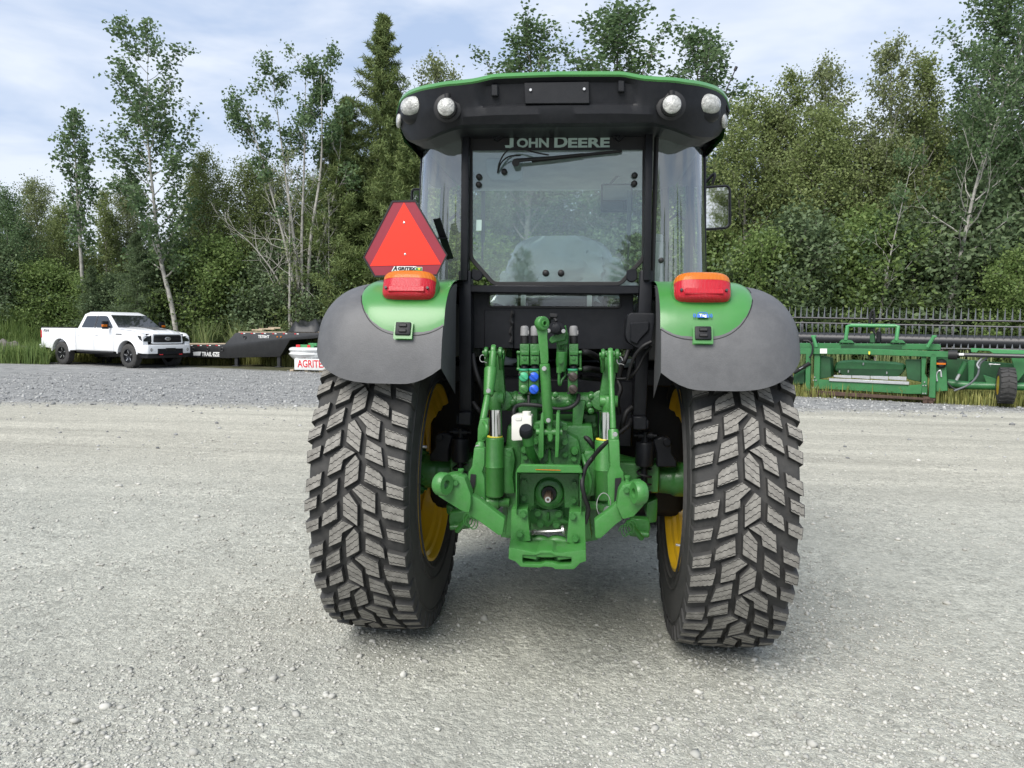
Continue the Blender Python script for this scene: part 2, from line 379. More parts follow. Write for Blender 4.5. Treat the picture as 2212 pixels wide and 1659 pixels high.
    L.new(h, bu.inputs['Height']); L.new(bu.outputs[0], b.inputs['Normal'])
    return m
GM = ground_material()
gb = MB(); gb.grid([[(x, y, 0) for x in (-450, -60, 60, 450)] for y in (-300, -40, 60, 700)])
tag(gb.build('ground', GM, smooth=0), kind='structure')

ICO_V = None
def ico():
    bm = bmesh.new(); bmesh.ops.create_icosphere(bm, subdivisions=1, radius=1.0)
    bm.verts.ensure_lookup_table(); v = np.array([p.co[:] for p in bm.verts]); f = np.array([[q.index for q in fc.verts] for fc in bm.faces]); bm.free(); return v, f
IV, IF = ico()
STONE = tint_mat('crushed_stone', (.25,.25,.228), (.60,.59,.54), rough=.9, trans=0, spec=.2)
COARSE = tint_mat('coarse_stone', (.10,.105,.11), (.52,.52,.50), rough=.9, trans=0, spec=.2)
def stones(rng, pos, rad, name, mtl=None):
    n = len(pos); sc = rad[:, None]*rng.uniform(.65, 1.35, (n, 3)); sc[:, 2] *= .62
    V = IV[None]*rng.uniform(.55, 1.2, (n, len(IV), 1))*sc[:, None, :]
    a = rng.uniform(0, 2*PI, n); ca, sa = np.cos(a)[:, None], np.sin(a)[:, None]
    X = V[..., 0]*ca-V[..., 1]*sa; Y = V[..., 0]*sa+V[..., 1]*ca
    V = np.stack([X+pos[:, 0:1], Y+pos[:, 1:2], V[..., 2]+(sc[:, 2]*.35)[:, None]], -1)
    Fc = (IF[None]+(np.arange(n)*len(IV))[:, None, None]).reshape(-1, 3)
    return array_mesh(name, V.reshape(-1, 3), Fc, [mtl or STONE], np.repeat(rng.beta(2.2, 2.2, n), len(IF)))
rng = np.random.default_rng(5)
def scatter(n, dmin, dmax, power):
    u = rng.random(n); d = (dmin**(-power)+u*(dmax**(-power)-dmin**(-power)))**(-1/power)
    az = rng.uniform(math.radians(-40), math.radians(40), n)-YAW*0
    az = az+(-YAW); x = CAM_LOC[0]+d*np.sin(az); y = CAM_LOC[1]+d*np.cos(az); return x, y, d
def vnoise(x, y, s, seed):                      # cheap smooth clumping field
    r = np.random.default_rng(seed); t = 0
    for k in range(6):
        a = r.uniform(0, 2*PI); f_ = s*r.uniform(.6, 2.2); t = t+np.sin((x*np.cos(a)+y*np.sin(a))*f_+r.uniform(0, 6))
    return t/6
x, y, d = scatter(130000, 1.5, 11.0, 1.0)
keep = rng.random(len(x)) < np.clip(.45+.9*vnoise(x, y, 2.4, 3), .06, 1)
x, y, d = x[keep], y[keep], d[keep]
rad = np.clip(rng.lognormal(math.log(.0040), .52, len(x)), .0022, .022)*np.clip(.75+d*.09, .8, 1.4)
tag(link('gravel', stones(rng, np.stack([x, y], 1), rad, 'gravel')), 'loose crushed grey stone strewn over the yard', 'gravel', kind='stuff')
x, y, d = scatter(42000, 10.0, 27.0, .4)
u_ = y+1.0-.15*x+.7*vnoise(x, y, 1.1, 5); keep = (rng.random(len(x)) < np.clip((u_-10.9)*.6, .012, 1)) & (y < 24)
x, y = x[keep], y[keep]; rad = np.clip(rng.lognormal(math.log(.017), .40, len(x)), .008, .05)
tag(link('gravel', stones(rng, np.stack([x, y], 1), rad, 'coarse_gravel', COARSE)), 'coarse dark gravel along the far side of the yard', 'gravel', kind='stuff')
for px, py, r, lb in ((2045,1305,.026,'lone grey stone right of the right rear tyre'), (1620,1487,.022,'pale flat stone below the right rear tyre at the photo bottom'),
        (1500,1632,.03,'large pale stone at the bottom edge of the yard'), (592,1468,.027,'pale rounded stone in the lower left gravel'), (522,1452,.03,'flat pale stone beside a rounded one in the lower left gravel'),
        (690,1270,.02,'small grey stone left of the left rear tyre'), (1415,1575,.024,'angular pale stone near the bottom centre'), (640,1545,.024,'darker flat stone near the lower left tyre tracks')):
    p = gnd(px, py); v = np.clip(IV*np.random.default_rng(px).uniform(.6, 1.35, (len(IV), 1)), -.8, .85)*np.array([1.1, .8, .55])*r
    me = array_mesh('stone', v, IF, [STONE], np.full(len(IF), .42)); o = link('stone', me, loc=(p.x, p.y, r*.2)); o.rotation_euler.z = px
    tag(o, lb, 'stone', 'larger loose stones in the yard')

# ------------------------------------------------------------------ trees
def leaf_arrays(rng, C, size, aspect=.62, droop=0.0, up=None):
    n = len(C); d = rng.normal(size=(n, 3)); d[:, 2] -= droop
    d /= np.linalg.norm(d, axis=1)[:, None]; q = rng.normal(size=(n, 3)); s = np.cross(d, q); s /= np.linalg.norm(s, axis=1)[:, None]+1e-9
    L_ = size*rng.uniform(.65, 1.3, n)[:, None]; w = L_*aspect*.5
    nrm = np.cross(d, s)
    V = np.stack([C, C+d*L_*.45+s*w+nrm*L_*.08, C+d*L_, C+d*L_*.45-s*w+nrm*L_*.08], 1).reshape(-1, 3)
    return V, (np.arange(n)[:, None]*4+np.arange(4)[None])
def limb(rng, p0, d, L_, r0, steps, wander, lift):
    pts = [Vector(p0)]; rad = [r0]; d = Vector(d).normalized()
    for i in range(steps):
        d = (d+Vector(rng.normal(size=3))*wander+Vector((0,0,lift))).normalized()
        pts.append(pts[-1]+d*(L_/steps)); rad.append(max(r0*(1-(i+1)/steps*.88), .004))
    return pts, rad
def along(pts, t):
    k = t*(len(pts)-1); i = min(int(k), len(pts)-2); return pts[i].lerp(pts[i+1], k-i), (pts[i+1]-pts[i]).normalized()
TREES = {}
def make_tree(key, seed, H, kind, nb=34, hb=.2, spread=.28, up=.7, leaves=16000, size=.10, sub=6, trunk_r=None, path=None, prof=None,
              bark='bark_grey', leafy=1.0, scat=.16, aspect=.65, droop=.15, leaf=None, bare_low=0., lift=.10, clump=0.0):
    rng = np.random.default_rng(seed); tm = MB(); r0 = trunk_r or H*.011
    if path is None:
        bend = rng.normal(size=2)*.02*H
        path = [(0,0,-.1), (bend[0]*.4, bend[1]*.4, H*.33), (bend[0], bend[1], H*.66), (bend[0]*.6+rng.normal()*.01*H, bend[1]*.6, H)]
    tp = catmull(path, 6); m = len(tp); rad = [max(r0*(1-i/(m-1))**.9, .008) for i in range(m)]; tm.tube(tp, rad, 7)
    prof = prof or (lambda t: math.sin(PI*min(1, .16+t*.80))**.7*(1-.25*t))
    cents = []; wts = []
    for b in range(nb):
        t = hb+(1-hb)*((b+rng.random())/nb); q = (t-hb)/(1-hb)
        p, td = along(tp, min(t, .985)); L_ = max(spread*H*prof(q)*rng.uniform(.65, 1.2), .25)
        a = b*2.399+rng.uniform(-.5, .5); u = up+rng.uniform(-.2, .2)
        d = Vector((math.cos(a), math.sin(a), u))
        bp, br = limb(rng, p, d, L_, max(r0*.34*(1-t)+.012, .010), 5, .14, lift)
        tm.tube(bp, br, 4)
        for k in range(sub):
            ts = .25+.75*(k+rng.random())/sub; sp, sd_ = along(bp, min(ts, .99))
            sv = (sd_+Vector(rng.normal(size=3))*.75+Vector((0,0,.12))).normalized(); sl = L_*rng.uniform(.18, .42)*(1.15-ts*.5)
            spts, sr = limb(rng, sp, sv, sl, .010, 3, .2, lift*.6); tm.tube(spts, [max(x_, .005) for x_ in sr], 3)
            on = q >= bare_low or rng.random() < .22
            if on and rng.random() < leafy:
                for z in range(4): cents.append(spts[min(z, 3)]); wts.append(sl+.15)
            if on and k == sub-1: cents.append(bp[-1]); wts.append(.4)
    cents.append(tp[-1]); wts.append(.4); cents.append(along(tp, .96)[0]); wts.append(.4)
    cc = np.array([c[:] for c in cents]); w = np.array(wts); w = w*rng.uniform(.25, 1.8, len(w)) if clump else w; w = w/w.sum()
    idx = rng.choice(len(cc), leaves, p=w); C = cc[idx]+rng.normal(size=(leaves, 3))*scat*(.5+rng.random((leaves, 1)))
    C[:, 2] = np.maximum(C[:, 2], .05)
    V, Fc = leaf_arrays(rng, C, size, aspect, droop)
    ct = np.random.default_rng(seed+9).beta(2, 2, len(cc))
    tint = np.clip(ct[idx]*.6+rng.random(leaves)*.4, 0, 1)
    cm = array_mesh('crown', V, Fc, [LEAF[leaf or kind]], tint)
    t_o = tm.build('trunk', M[bark], smooth=60, fix=False); trunk_me = t_o.data; bpy.data.objects.remove(t_o)
    TREES[key] = (trunk_me, cm, H); return key
def conifer(key, seed, H, base_w, leaf, leaves, size, bark='bark_dark', droop=-.12, tip=.35, nb=95, hb=.06, aspect=.16, thin=.8):
    rng = np.random.default_rng(seed); tm = MB(); tp = [Vector((rng.normal()*.01*H*i/5, rng.normal()*.01*H*i/5, H*i/5-.05)) for i in range(6)]
    tm.tube(tp, [max(H*.012*(1-i/5), .012) for i in range(6)], 7); cents = []; w = []; dirs = []
    for b in range(nb):
        t = hb+(1-hb)*(b+rng.random())/nb; p, _ = along(tp, min(t, .99)); L_ = base_w*((1-t)**thin)*rng.uniform(.65, 1.3)+.10
        a = b*2.399+rng.uniform(-.4, .4); d = Vector((math.cos(a), math.sin(a), droop+.75*t*t)); bp, br = limb(rng, p, d, L_, .022*(1-t)+.008, 5, .07, tip*.16)
        tm.tube(bp, br, 3)
        for k in range(10):
            ts = .12+.88*k/9; q, sdir = along(bp, min(ts, .99)); side = Vector((-sdir.y, sdir.x, 0)).normalized()
            for s in (-1, 0, 1):
                sl = L_*.22*(1.1-ts)*abs(s)+.05; cents.append(q+side*s*sl*.5); w.append(.25+sl)
    cc = np.array([c[:] for c in cents]); w = np.array(w); w /= w.sum(); idx = rng.choice(len(cc), leaves, p=w)
    C = cc[idx]+rng.normal(size=(leaves, 3))*np.array([.13, .13, .09])*np.clip(1.25*(1-cc[idx][:, 2:3]/H)+.25, .3, 1); C[:, 2] = np.maximum(C[:, 2], .05)
    V, Fc = leaf_arrays(rng, C, size, aspect, -.25); ct = np.random.default_rng(seed+9).beta(2, 2, len(cc))
    cm = array_mesh('crown', V, Fc, [LEAF[leaf]], np.clip(ct[idx]*.55+rng.random(leaves)*.45, 0, 1))
    t_o = tm.build('trunk', M[bark], smooth=60, fix=False); me = t_o.data; bpy.data.objects.remove(t_o)
    TREES[key] = (me, cm, H)
def plant(key, px, Y, top, label, cat='tree', group=None, name='tree', rz=None, wide=1.0, x=None, size=None):
    tr, cr, H = TREES[key]; g = at(px, 715, Y); h = at(px, top, Y).z if size is None else size; s = h/H
    o = thing(name, label, cat, (g.x, Y, 0), (px*7.3) % 6.28 if rz is None else rz, group); o.scale = (s*wide, s*wide, s)
    link('trunk', tr, o); link('crown', cr, o); return o

make_tree('dense_a', 11, 11, 'aspen', nb=50, hb=.08, spread=.25, up=.65, leaves=26000, size=.115, sub=7, scat=.24)
make_tree('dense_b', 12, 11, 'birch', nb=50, hb=.08, spread=.23, up=.8, leaves=26000, size=.11, sub=7, scat=.22)
make_tree('dense_c', 13, 10, 'poplar', nb=46, hb=.10, spread=.27, up=.65, leaves=22000, size=.12, sub=7, scat=.24)
make_tree('dense_d', 14, 12, 'aspen', nb=48, hb=.12, spread=.22, up=.9, leaves=24000, size=.11, sub=7, scat=.20, bark='bark_white', clump=1)
make_tree('wispy_a', 15, 12, 'birch', nb=44, hb=.2, spread=.21, up=1.0, leaves=14000, size=.115, sub=6, scat=.15, bark='bark_white', clump=1)
make_tree('wispy_b', 16, 12, 'aspen', nb=42, hb=.22, spread=.19, up=1.1, leaves=13000, size=.115, sub=6, scat=.15, bark='bark_grey', clump=1)
make_tree('shrub_a', 17, 4.5, 'shrub', nb=34, hb=.02, spread=.45, up=.7, leaves=15000, size=.11, sub=7, scat=.22, prof=lambda t: (1-t)**.5)
make_tree('shrub_b', 18, 4.0, 'poplar', nb=34, hb=.02, spread=.48, up=.6, leaves=14000, size=.11, sub=7, scat=.22, leaf='spruce', prof=lambda t: (1-t)**.5)
make_tree('poplar_tall', 21, 13.3, 'poplar', nb=34, hb=.30, spread=.21, up=1.0, leaves=8200, size=.135, sub=7, trunk_r=.105, scat=.13, bark='bark_white', lift=.12, clump=1, aspect=.8,
          path=[(0,0,-.1), (-.25,0,2.2), (-.75,.1,4.6), (-.95,.1,7.2), (-1.05,0,9.8), (-.95,0,13.2)], prof=lambda t: .35+.65*math.sin(min(t*1.25, 1)*PI*.8)**.8*(1-t*.45))
make_tree('poplar_small', 22, 9.5, 'poplar', nb=24, hb=.42, spread=.17, up=1.3, leaves=2600, size=.135, sub=5, scat=.12, bark='bark_white', clump=1, aspect=.8)
make_tree('poplar_top', 23, 14, 'poplar', nb=44, hb=.35, spread=.22, up=1.5, leaves=9000, size=.13, sub=6, scat=.13, bark='bark_grey', clump=1, aspect=.7)
make_tree('birch_right', 24, 16, 'poplar', nb=36, hb=.24, spread=.20, up=1.1, leaves=6500, size=.13, sub=6, trunk_r=.12, scat=.13, bark='bark_white', bare_low=.36, clump=1, aspect=.75,
          path=[(0,0,-.1), (.25,0,2.6), (.65,0,5.2), (1.1,0,8.0), (2.0,0,11.5), (2.9,0,15.9)])
make_tree('bare_stem', 25, 9, 'birch', nb=16, hb=.3, spread=.16, up=1.1, leaves=700, size=.11, sub=4, trunk_r=.075, scat=.12, bark='bark_white', leafy=.3)
make_tree('leaning_stem', 26, 9, 'poplar', nb=16, hb=.3, spread=.2, up=1.0, leaves=1500, size=.12, sub=4, trunk_r=.085, scat=.12, bark='bark_white', leafy=.5, bare_low=.4,
          path=[(0,0,-.1), (.12,0,2.5), (.35,0,4.6), (1.1,0,8.9)])
conifer('larch', 31, 14.5, 4.5, 'larch', 64000, .21, nb=150, thin=.95)
conifer('larch_low', 32, 9.0, 3.0, 'larch', 42000, .20, nb=100, thin=.6)
conifer('spruce', 33, 7.5, 2.3, 'spruce', 22000, .17, nb=80, droop=-.25)
# the half-bare many-stemmed birch
def bare_birch():
    rng = np.random.default_rng(44); tm = MB(); cents = []
    stems = [((0,0),(-.35,0,3.5),(-1.3,.2,7.0),(-2.3,.2,10.3)), ((.1,0),(-.2,.1,4),(-.6,0,7.6),(-1.0,-.2,11.3)), ((.2,0),(.05,0,4.2),(.1,.2,8),(.15,.3,11.8)),
             ((.3,0),(.35,.1,4.5),(.8,.2,8.0),(.9,0,11.4)), ((.15,.2),(.5,.4,3.8),(1.3,.5,7.2),(1.6,.6,10.4)), ((-.1,.1),(-.8,.3,2.8),(-2.0,.4,4.6),(-3.4,.5,5.8))]
    for i, s in enumerate(stems):
        tp = catmull([(s[0][0], s[0][1], -.1)]+list(s[1:]), 7); r0 = (.085, .10, .085, .095, .07, .06)[i]; tm.tube(tp, [max(r0*(1-j/(len(tp)-1))**.8, .012) for j in range(len(tp))], 6)
        for b in range(15):
            t = .22+.77*(b+rng.random())/15; p, td = along(tp, min(t, .98)); a = rng.uniform(0, 2*PI); d = td*.9+Vector((math.cos(a), math.sin(a)*.7, .15))
            if t < .5: d = Vector((math.cos(a)*1.2-.3, math.sin(a)*.7, .55))
            L_ = rng.uniform(.8, 2.2)*(1.15-t*.5); bp, br = limb(rng, p, d, L_, .026*(1.2-t), 6, .16, .10); tm.tube(bp, [max(q, .007) for q in br], 4)
            for k in range(4):
                q, sd_ = along(bp, rng.uniform(.3, .95)); sp, sr = limb(rng, q, sd_+Vector(rng.normal(size=3))*.6, L_*rng.uniform(.25, .55), .010, 4, .18, .08); tm.tube(sp, [max(z, .005) for z in sr], 3)
                if t > .62 and rng.random() < .8 and i < 5: cents += [sp[-1], sp[-2]]
                elif i < 5 and t > .35 and rng.random() < .10: cents.append(sp[-1])
            if t > .66 and i < 5: cents += [bp[-1], bp[-2]]
    cc = np.array([c[:] for c in cents]); n = 9500; w = rng.uniform(.1, 2.2, len(cc))**1.6; idx = rng.choice(len(cc), n, p=w/w.sum()); C = cc[idx]+rng.normal(size=(n, 3))*.155
    V, Fc = leaf_arrays(rng, C, .125, .75, .25); cm = array_mesh('crown', V, Fc, [LEAF['poplar']], rng.random(n))
    t_o = tm.build('trunk', M['bark_white'], smooth=60, fix=False); me = t_o.data; bpy.data.objects.remove(t_o); TREES['bare_birch'] = (me, cm, 11.9)
bare_birch()

# single trees one can point to
plant('poplar_tall', 388, 22.5+3, 88, 'tall slender poplar with pale leaning trunk right behind the white pickup', wide=1.2, rz=0, name='poplar_tree')
plant('poplar_small', 185, 27, 250, 'thin small-crowned poplar rising left of the tall poplar', rz=1.0, name='poplar_tree')
plant('bare_birch', 650, 26, 135, 'half bare many-stemmed birch with white spreading branches behind the trailer', rz=0, name='birch_tree')
plant('larch', 815, 28.5, 28, 'tall pointed larch left of the cab roof', rz=.4, name='larch_tree')
plant('larch', 862, 29.5, 185, 'shorter larch hiding behind the left end of the cab roof', rz=2.6, name='larch_tree')
plant('larch', 752, 29, 215, 'shorter larch right of the half bare birch crown', rz=4.4, wide=1.25, name='larch_tree')
plant('larch_low', 735, 27, 330, 'broad low larch between the bare birch and the cab', rz=2, name='larch_tree')
plant('larch_low', 880, 26.5, 300, 'broad larch directly left of the cab glass', rz=3.2, name='larch_tree')
plant('poplar_top', 1130, 28, 62, 'poplar crown showing above the left half of the cab roof', wide=1.5, rz=0.3, name='poplar_tree')
plant('poplar_top', 1330, 28, 28, 'tallest poplar crown showing above the middle of the cab roof', wide=1.7, rz=2.3, name='poplar_tree')
plant('poplar_top', 1490, 29, 88, 'lower poplar crown showing above the right end of the cab roof', wide=1.5, rz=4.1, name='poplar_tree')
plant('wispy_a', 940, 31, 150, 'thin crown peeking above the left end of the cab roof', rz=1.1, name='birch_tree')
plant('birch_right', 2030, 22.5, -70, 'tall pale forked birch leaning right behind the green header', rz=0, name='birch_tree')
plant('leaning_stem', 1893, 22.5, 300, 'slender pale trunk leaning right above the header arch', rz=0, name='birch_tree')
plant('bare_stem', 625, 25.5, 400, 'thin white bare stem left of the many-stemmed birch foot', rz=1, name='birch_tree', size=8.5)
plant('bare_stem', 712, 26, 460, 'thin white stem just left of the orange triangle sign', rz=2.4, name='birch_tree', size=7.0)
plant('bare_stem', 1965, 23, 560, 'short dead brown stem between two pale birch trunks', rz=.5, name='dead_tree', size=4.6)
plant('wispy_b', 1690, 27, 168, 'feathery tree right of the cab mirror', rz=.2, name='aspen_tree')
plant('wispy_a', 1748, 27.5, 155, 'second feathery tree right of the cab mirror', rz=1.7, name='birch_tree')
plant('wispy_a', 1885, 26, 108, 'tall feathery birch above the header arch', rz=2.9, name='birch_tree')
plant('wispy_b', 1965, 26.5, 140, 'feathery aspen left of the forked birch', rz=4.4, name='aspen_tree')
plant('poplar_top', 2205, 25, -60, 'tall leafy poplar cut by the right edge of the photo', rz=5.2, name='poplar_tree')
plant('poplar_top', 2125, 26, -15, 'tall airy poplar left of the one at the right edge', rz=2.2, wide=1.2, name='poplar_tree')
plant('dense_c', 5, 27, 425, 'round leafy tree at the left edge of the photo', rz=.8, name='leafy_tree')
plant('dense_d', 445, 29, 338, 'yellowish green birch between the tall poplar and the bare birch', rz=.8, name='birch_tree')
plant('spruce', 300, 25.5, 505, 'dark spruce behind the pickup roof', rz=.8, name='spruce_tree')
plant('spruce', 200, 26, 575, 'low dark spruce behind the pickup bed', rz=2.8, name='spruce_tree')
plant('shrub_a', 1640, 22.5, 520, 'bright bushy shrub right of the cab mirror', 'shrub', rz=1, name='shrub')
plant('shrub_a', 2190, 21, 560, 'bright leafy shrub at the right edge behind the header', 'shrub', rz=3, name='shrub')
# filler trees of the wood
rr = random.Random(8); ORD = 'first second third fourth fifth sixth seventh eighth ninth tenth eleventh twelfth thirteenth fourteenth fifteenth sixteenth'.split()
for lo, hi, Y0, tops, keys, lb, gp in (
    (60, 330, 29, (395, 450), ('dense_b', 'dense_a', 'wispy_b'), 'leafy tree in the wood behind the white pickup', 'trees behind the pickup'),
    (420, 720, 30, (345, 430), ('dense_d', 'dense_a', 'dense_b'), 'leafy tree in the wood behind the black trailer', 'trees behind the trailer'),
    (700, 1580, 31, (330, 420), ('dense_c', 'dense_a', 'dense_b'), 'tree in the wood behind the tractor cab', 'trees behind the tractor'),
    (1580, 2300, 26.5, (215, 330), ('dense_a', 'dense_b', 'dense_d'), 'leafy tree in the dense wood behind the green header', 'trees behind the header')):
    n = int((hi-lo)/(62 if lo < 1500 else 52))
    for k in range(n):
        px = lo+(hi-lo)*(k+.5+rr.uniform(-.25, .25))/n
        plant(keys[k % 3], px, Y0+rr.uniform(-1.2, 3.0), rr.uniform(*tops), ORD[k]+' '+lb+', counted from the left', group=gp, name='leafy_tree', rz=rr.uniform(0, 6), wide=1.1)
for lo, hi, Y0, tops, lb, gp in (
    (-40, 420, 26.5, (520, 610), 'dark bush filling the edge of the wood behind the pickup', 'bushes behind the pickup'),
    (420, 760, 27.5, (500, 600), 'dark bush filling the edge of the wood behind the trailer', 'bushes behind the trailer'),
    (760, 1600, 27.5, (480, 560), 'bush of the wood edge behind the tractor', 'bushes behind the tractor'),
    (1600, 2300, 23.5, (430, 560), 'bush at the foot of the wood behind the header', 'bushes behind the header')):
    n = int((hi-lo)/58)
    for k in range(n):
        px = lo+(hi-lo)*(k+.5+rr.uniform(-.3, .3))/n
        plant('shrub_b' if rr.random() < .5 else 'shrub_a', px, Y0+rr.uniform(-1, 1.4), rr.uniform(*tops), ORD[k]+' '+lb+', counted from the left', 'bush', gp, 'bush', rz=rr.uniform(0, 6), wide=1.15)
for sd_, p0_, st_, Y0 in (('left', -70, -95, 29), ('right', 2340, 95, 25)):        # the wood runs on past both sides of the picture
    for k in range(7):
        plant(('dense_a', 'dense_b', 'dense_d')[k % 3], p0_+st_*k, Y0+rr.uniform(-1, 2.5), rr.uniform(330, 420), ORD[k]+' tree of the wood going on beyond the '+sd_+' edge', group='trees beyond the '+sd_+' edge', name='leafy_tree', rz=rr.uniform(0, 6), wide=1.15)
        plant('shrub_a' if k % 2 else 'shrub_b', p0_+st_*k, Y0-2.2+rr.uniform(-.6, .6), rr.uniform(520, 590), ORD[k]+' bush of the wood edge going on beyond the '+sd_+' edge', 'bush', 'bushes beyond the '+sd_+' edge', 'bush', rz=rr.uniform(0, 6), wide=1.5)
# the far wood closing the gaps between the trees
def far_wood():
    rng = np.random.default_rng(77); n = 130000; px = rng.uniform(-800, 3000, n); Y = rng.uniform(34, 40, n)
    top = np.interp(px, [-800, 0, 260, 300, 430, 700, 900, 1600, 1760, 1800, 2212, 3000], [470, 470, 520, 560, 450, 430, 400, 330, 420, 330, 260, 250])
    X = np.array([at(a, 715, b).x for a, b in zip(px, Y)]); zt = np.array([at(a, t, b).z for a, t, b in zip(px, top, Y)])
    u = rng.random(n)**.85; C = np.stack([X, Y, u*zt*(.86+.14*np.sin(X*1.9)+.10*np.sin(X*4.3+1))+.1], 1)
    V, Fc = leaf_arrays(rng, C, .30, .7); tint = np.clip(.45+.3*np.sin(X*2.1)+rng.normal(size=n)*.2, 0, 1)
    return array_mesh('far_wood', V, Fc, [LEAF['spruce']], tint)
tag(link('far_wood', far_wood()), 'far dark wood behind the first rows of trees', 'wood', kind='stuff')

# ------------------------------------------------------------------ bank, mound, grasses
def hill(name, c, rx, ry, h, mtl, seed, n=28):
    r = np.random.default_rng(seed); ph = r.uniform(0, 6, 6); G = []
    for i in range(n+1):
        row = []
        for j in range(n+1):
            a, b = 2*i/n-1, 2*j/n-1; q = max(0, 1-(a*a+b*b)); z = h*q**1.2*(1+.18*math.sin(a*5+ph[0])*math.cos(b*4+ph[1])+.09*math.sin(a*13+ph[2]+b*9))
            row.append((c[0]+a*rx, c[1]+b*ry, z-.03))
        G.append(row)
    mb = MB(); mb.grid(G); return tag(mb.build(name, mtl, smooth=180), kind='structure')
SOIL = mat('bank_soil', (.085,.085,.045), .95, var=.4, scale=2); PILE = mat('gravel_pile', (.13,.12,.105), .95, var=.35, scale=6, bump=1.0, bscale=14)
cb = at(40, 720, 25.5); hill('bank', (cb.x-2.5, 26.5), 5.0, 3.6, 1.9, SOIL, 1)
cp = at(28, 730, 22.6); hill('gravel_mound', (cp.x-.75, 23.3), 1.2, .9, .85, PILE, 2)
def blades(name, rng, X, Y, Z0, h, w, key, label, cat, lean=.35):
    n = len(X); a = rng.uniform(0, 2*PI, n); l = np.abs(rng.normal(size=n))*lean; dx, dy = np.cos(a), np.sin(a)
    b0 = np.stack([X, Y, Z0], 1); sx = np.stack([-dy, dx, 0*dx], 1)*w[:, None]
    m1 = b0+np.stack([dx*l*h*.3, dy*l*h*.3, h*.55], 1); t1 = b0+np.stack([dx*l*h, dy*l*h, h*(1-.35*l)], 1)
    V = np.stack([b0-sx*.6, b0+sx*.6, m1+sx, m1-sx, t1], 1).reshape(-1, 3); k = np.arange(n)[:, None]*5
    T = np.concatenate([k+[0, 1, 2], k+[0, 2, 3], k+[3, 2, 4]], 1).reshape(-1, 3)
    return tag(link(name, array_mesh(name, V, T, [LEAF[key]], np.repeat(rng.beta(2, 2, n), 3))), label, cat, kind='stuff')
def band(rng, n, px0, px1, y0, y1):
    px = rng.uniform(px0, px1, n); Y = rng.uniform(y0, y1, n); return np.array([at(a, 715, b).x for a, b in zip(px, Y)]), Y
rg = np.random.default_rng(9)
def hz(X, Y):   # bank height at (X, Y), a little generous
    a = (X-(cb.x-2.5))/5.0; b = (Y-26.5)/3.6; return 1.9*np.maximum(0, 1-a*a-b*b)**1.2
X, Y = band(rg, 11000, -60, 125, 23.4, 27.5); blades('weeds', rg, X, Y, hz(X, Y)-.05, rg.uniform(.35, 1.0, len(X)), rg.uniform(.008, .022, len(X)), 'shrub', 'tall green weeds growing over the bank left of the pickup', 'weeds')
X, Y = band(rg, 3200, -60, 105, 21.9, 23.6); blades('weeds', rg, X, Y, 0*X, rg.uniform(.25, .95, len(X)), rg.uniform(.008, .020, len(X)), 'shrub', 'green weeds growing in front of the gravel mound', 'weeds')
X, Y = band(rg, 7000, 90, 720, 23.6, 25.6); kk = (vnoise(X, Y, 1.1, 4) > -.25); X, Y = X[kk], Y[kk]
blades('tall_grass', rg, X, Y, 0*X, rg.uniform(.2, .7, len(X)), rg.uniform(.007, .016, len(X)), 'grass', 'tall grass along the wood edge under the trailer', 'grass')
X, Y = band(rg, 2600, 415, 690, 25.0, 26.6); kk = vnoise(X, Y, 2.2, 6) > .02; X, Y = X[kk], Y[kk]; blades('reeds', rg, X, Y, 0*X, rg.uniform(1.0, 2.1, len(X)), rg.uniform(.014, .030, len(X)), 'reed', 'tall green reeds standing behind the black trailer', 'reeds', .3)
X, Y = band(rg, 900, 1700, 2230, 19.5, 21.5); kk = vnoise(X, Y, 2.0, 7) > .1; X, Y = X[kk], Y[kk]; blades('reeds', rg, X, Y, 0*X, rg.uniform(.9, 2.0, len(X)), rg.uniform(.012, .028, len(X)), 'reed', 'reeds showing through the reel of the green header', 'reeds', .35)
px = rg.uniform(1690, 2260, 26000); u_ = rg.random(26000)
Y = 14.9+u_*5-(px-1745)*.0035; X = np.array([at(a, 800, b).x for a, b in zip(px, Y)])
blades('grass', rg, X, Y, 0*X, rg.uniform(.12, .42, len(X)), rg.uniform(.005, .012, len(X)), 'grass', 'yellowish rough grass under the green header', 'grass')
# ================================================================== the tractor (world axes: x right, y forward, rear axle at y = 0)
TR = thing('tractor', 'green farm tractor with black cab seen from behind on the gravel yard', 'tractor')
def lettering(name, text, size, loc, mtl, parent, bold=0.0, rot=(PI/2, 0, 0), sx=1.0, depth=.0006, shear=0.0, space=1.0, align='CENTER'):
    cu = bpy.data.curves.new(name, 'FONT'); cu.body = text; cu.size = size; cu.offset = bold; cu.extrude = depth; cu.shear = shear; cu.space_character = space
    cu.align_x = align; cu.align_y = 'CENTER'; cu.resolution_u = 3
    to = bpy.data.objects.new(name, cu); COL.objects.link(to); dg = bpy.context.evaluated_depsgraph_get()
    me = bpy.data.meshes.new_from_object(to.evaluated_get(dg)); bpy.data.objects.remove(to); bpy.data.curves.remove(cu)
    me.materials.clear(); me.materials.append(mtl)
    o = link(name, me, parent, loc); o.rotation_euler = rot; o.scale = (sx, 1, 1); return o
def pxprism(zf, pts, Y, dep, name, mtl, parent, bevel=.004, seg=1, **k):
    mb = MB(); mb.prism([P(zf, a, b, Y) for a, b in pts], (0, dep, 0)); return mb.build(name, mtl, parent, bevel, seg, **k)
